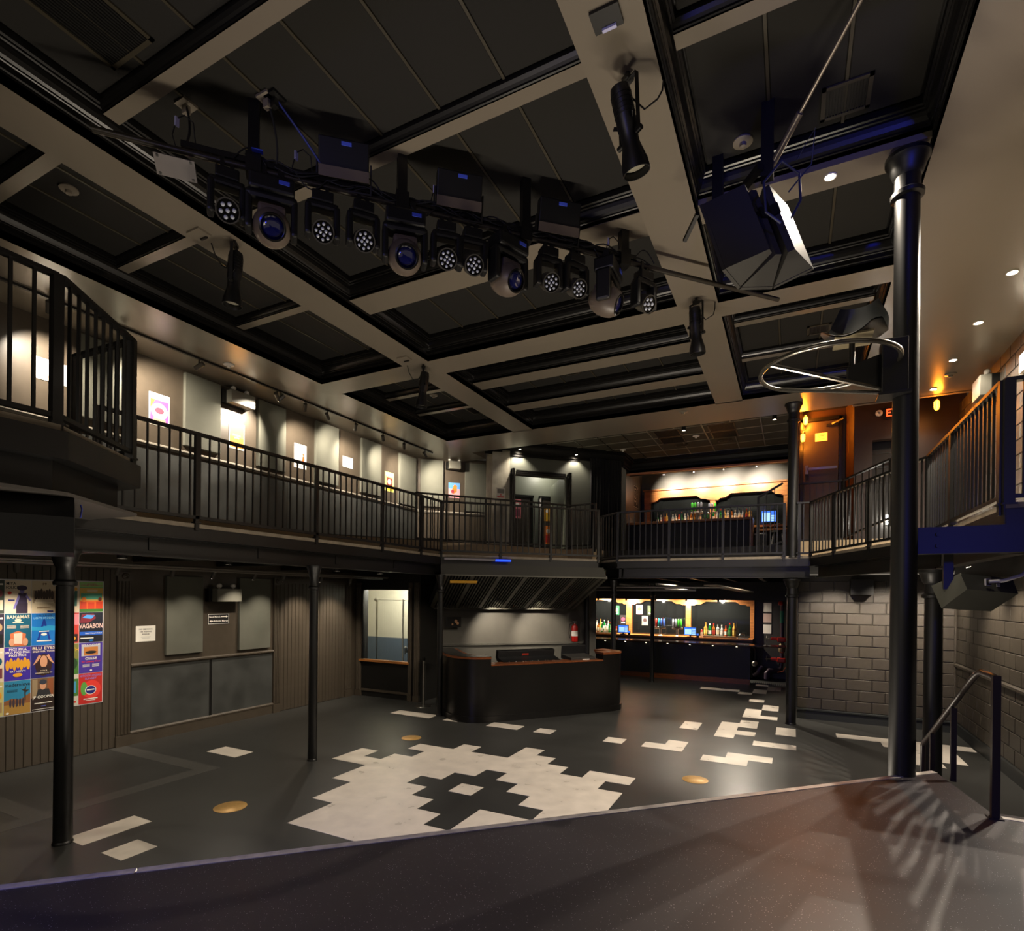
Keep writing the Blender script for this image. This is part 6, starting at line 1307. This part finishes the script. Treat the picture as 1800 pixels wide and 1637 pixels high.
vent(-4.55, -4.05, 1.45, 2.33, 6.205, 'large slotted air vent at the top left of the picture', 18); vent(-6.15, -5.72, 9.75, 10.25, 6.205, 'dark air vent in the far left coffer'); vent(-3.62, -3.32, 9.0, 9.15, 6.205, 'short air vent between the two thin beams of the far coffer', 8)
for k, (x, y) in enumerate(((-2.97, 13.12), (-2.97, 13.73), (-1.76, 13.12), (-1.76, 13.73))): vent(x, x+.58, y, y+.58, 6.2, ['near left', 'far left', 'near right', 'far right'][k] + ' of the four square return grilles before the upper bar', 12, 'x')
vent(-2.72, -2.4, 14.5, 14.68, 6.2, 'small left air register before the upper bar', 8); vent(-1.68, -1.36, 14.5, 14.68, 6.2, 'small right air register before the upper bar', 8)
for k, (x, y, z) in enumerate(((-6.29, 2.83, 6.205), (-.41, 5.09, 6.205), (-6.28, 8.94, 6.205), (-4.04, 14.42, 6.2), (-2.1, 13.9, 6.2), (-7.88, 5.70, 5.87), (-1.9, 10.95, 5.87), (2.2, 10.9, 5.87))):
    t = thing('smoke_detector', ['round detector in the near left coffer', 'round cover plate beside the speaker cluster', 'round detector in the far left coffer', 'white sprinkler rosette before the upper bar', 'white sensor among the return grilles', 'white dome detector on the ceiling beside the upper left track', 'round flush plate on the far beam', 'round flush plate on the right balcony ceiling'][k], 'detector', (x, y, z))
    MB().lathe([(.08, 0), (.08, -.012), (.055, -.02), (.001, -.022)], (x, y, z), n=24).build('base_plate', [SOFFIT, SOFFIT, SOFFIT, WHITE, WHITE, WHITE, SOFFIT, SOFFIT][k], t); MB().lathe([(.03, -.02), (.028, -.05), (.001, -.055)], (x, y, z), n=16).build('sensor', WHITE if k in (3, 4, 5) else SOFFIT, t)
# pipes under the rear balcony
pg = thing('ceiling_pipes', 'bundle of bare pipes under the rear balcony ceiling', 'pipework', (-3, 12.5, 2.6))
for k, (a, b) in enumerate((((-4.3, 12.2, 2.52), (-1.2, 12.4, 2.52)), ((-4.3, 12.6, 2.46), (-1.9, 12.75, 2.46)), ((-3.4, 12.0, 2.58), (-2.4, 13.4, 2.50)), ((-2.6, 12.0, 2.58), (-2.2, 14.8, 2.55)))): MB().cyl(a, b, .025, n=10).build('pipe_run', M('pipe_grey', (110, 106, 100), .35, .5), pg)
MB().beam((-1.5, 12.0, 2.56), (-.9, 13.5, 2.44), .30, .02).build('duct_panel', M('duct_grey', (120, 112, 100), .5), pg)
tag(MB().box(.95, 1.30, 11.75, 12.0, 2.38, 2.66).build('ac_unit', BLACK), 'black box unit above the block wall under the right balcony', 'air unit')
tag(MB().cyl((-5.5, 9.35, 2.56), (-5.9, 9.0, 2.56), .03, n=8).build('yellow_pipe', M('pipe_yellow', (190, 140, 30), .4)), 'short yellow pipe end under the left balcony corner', 'pipe')
for _o in list(bpy.data.objects):
    if '_o' in _o: del _o['_o']
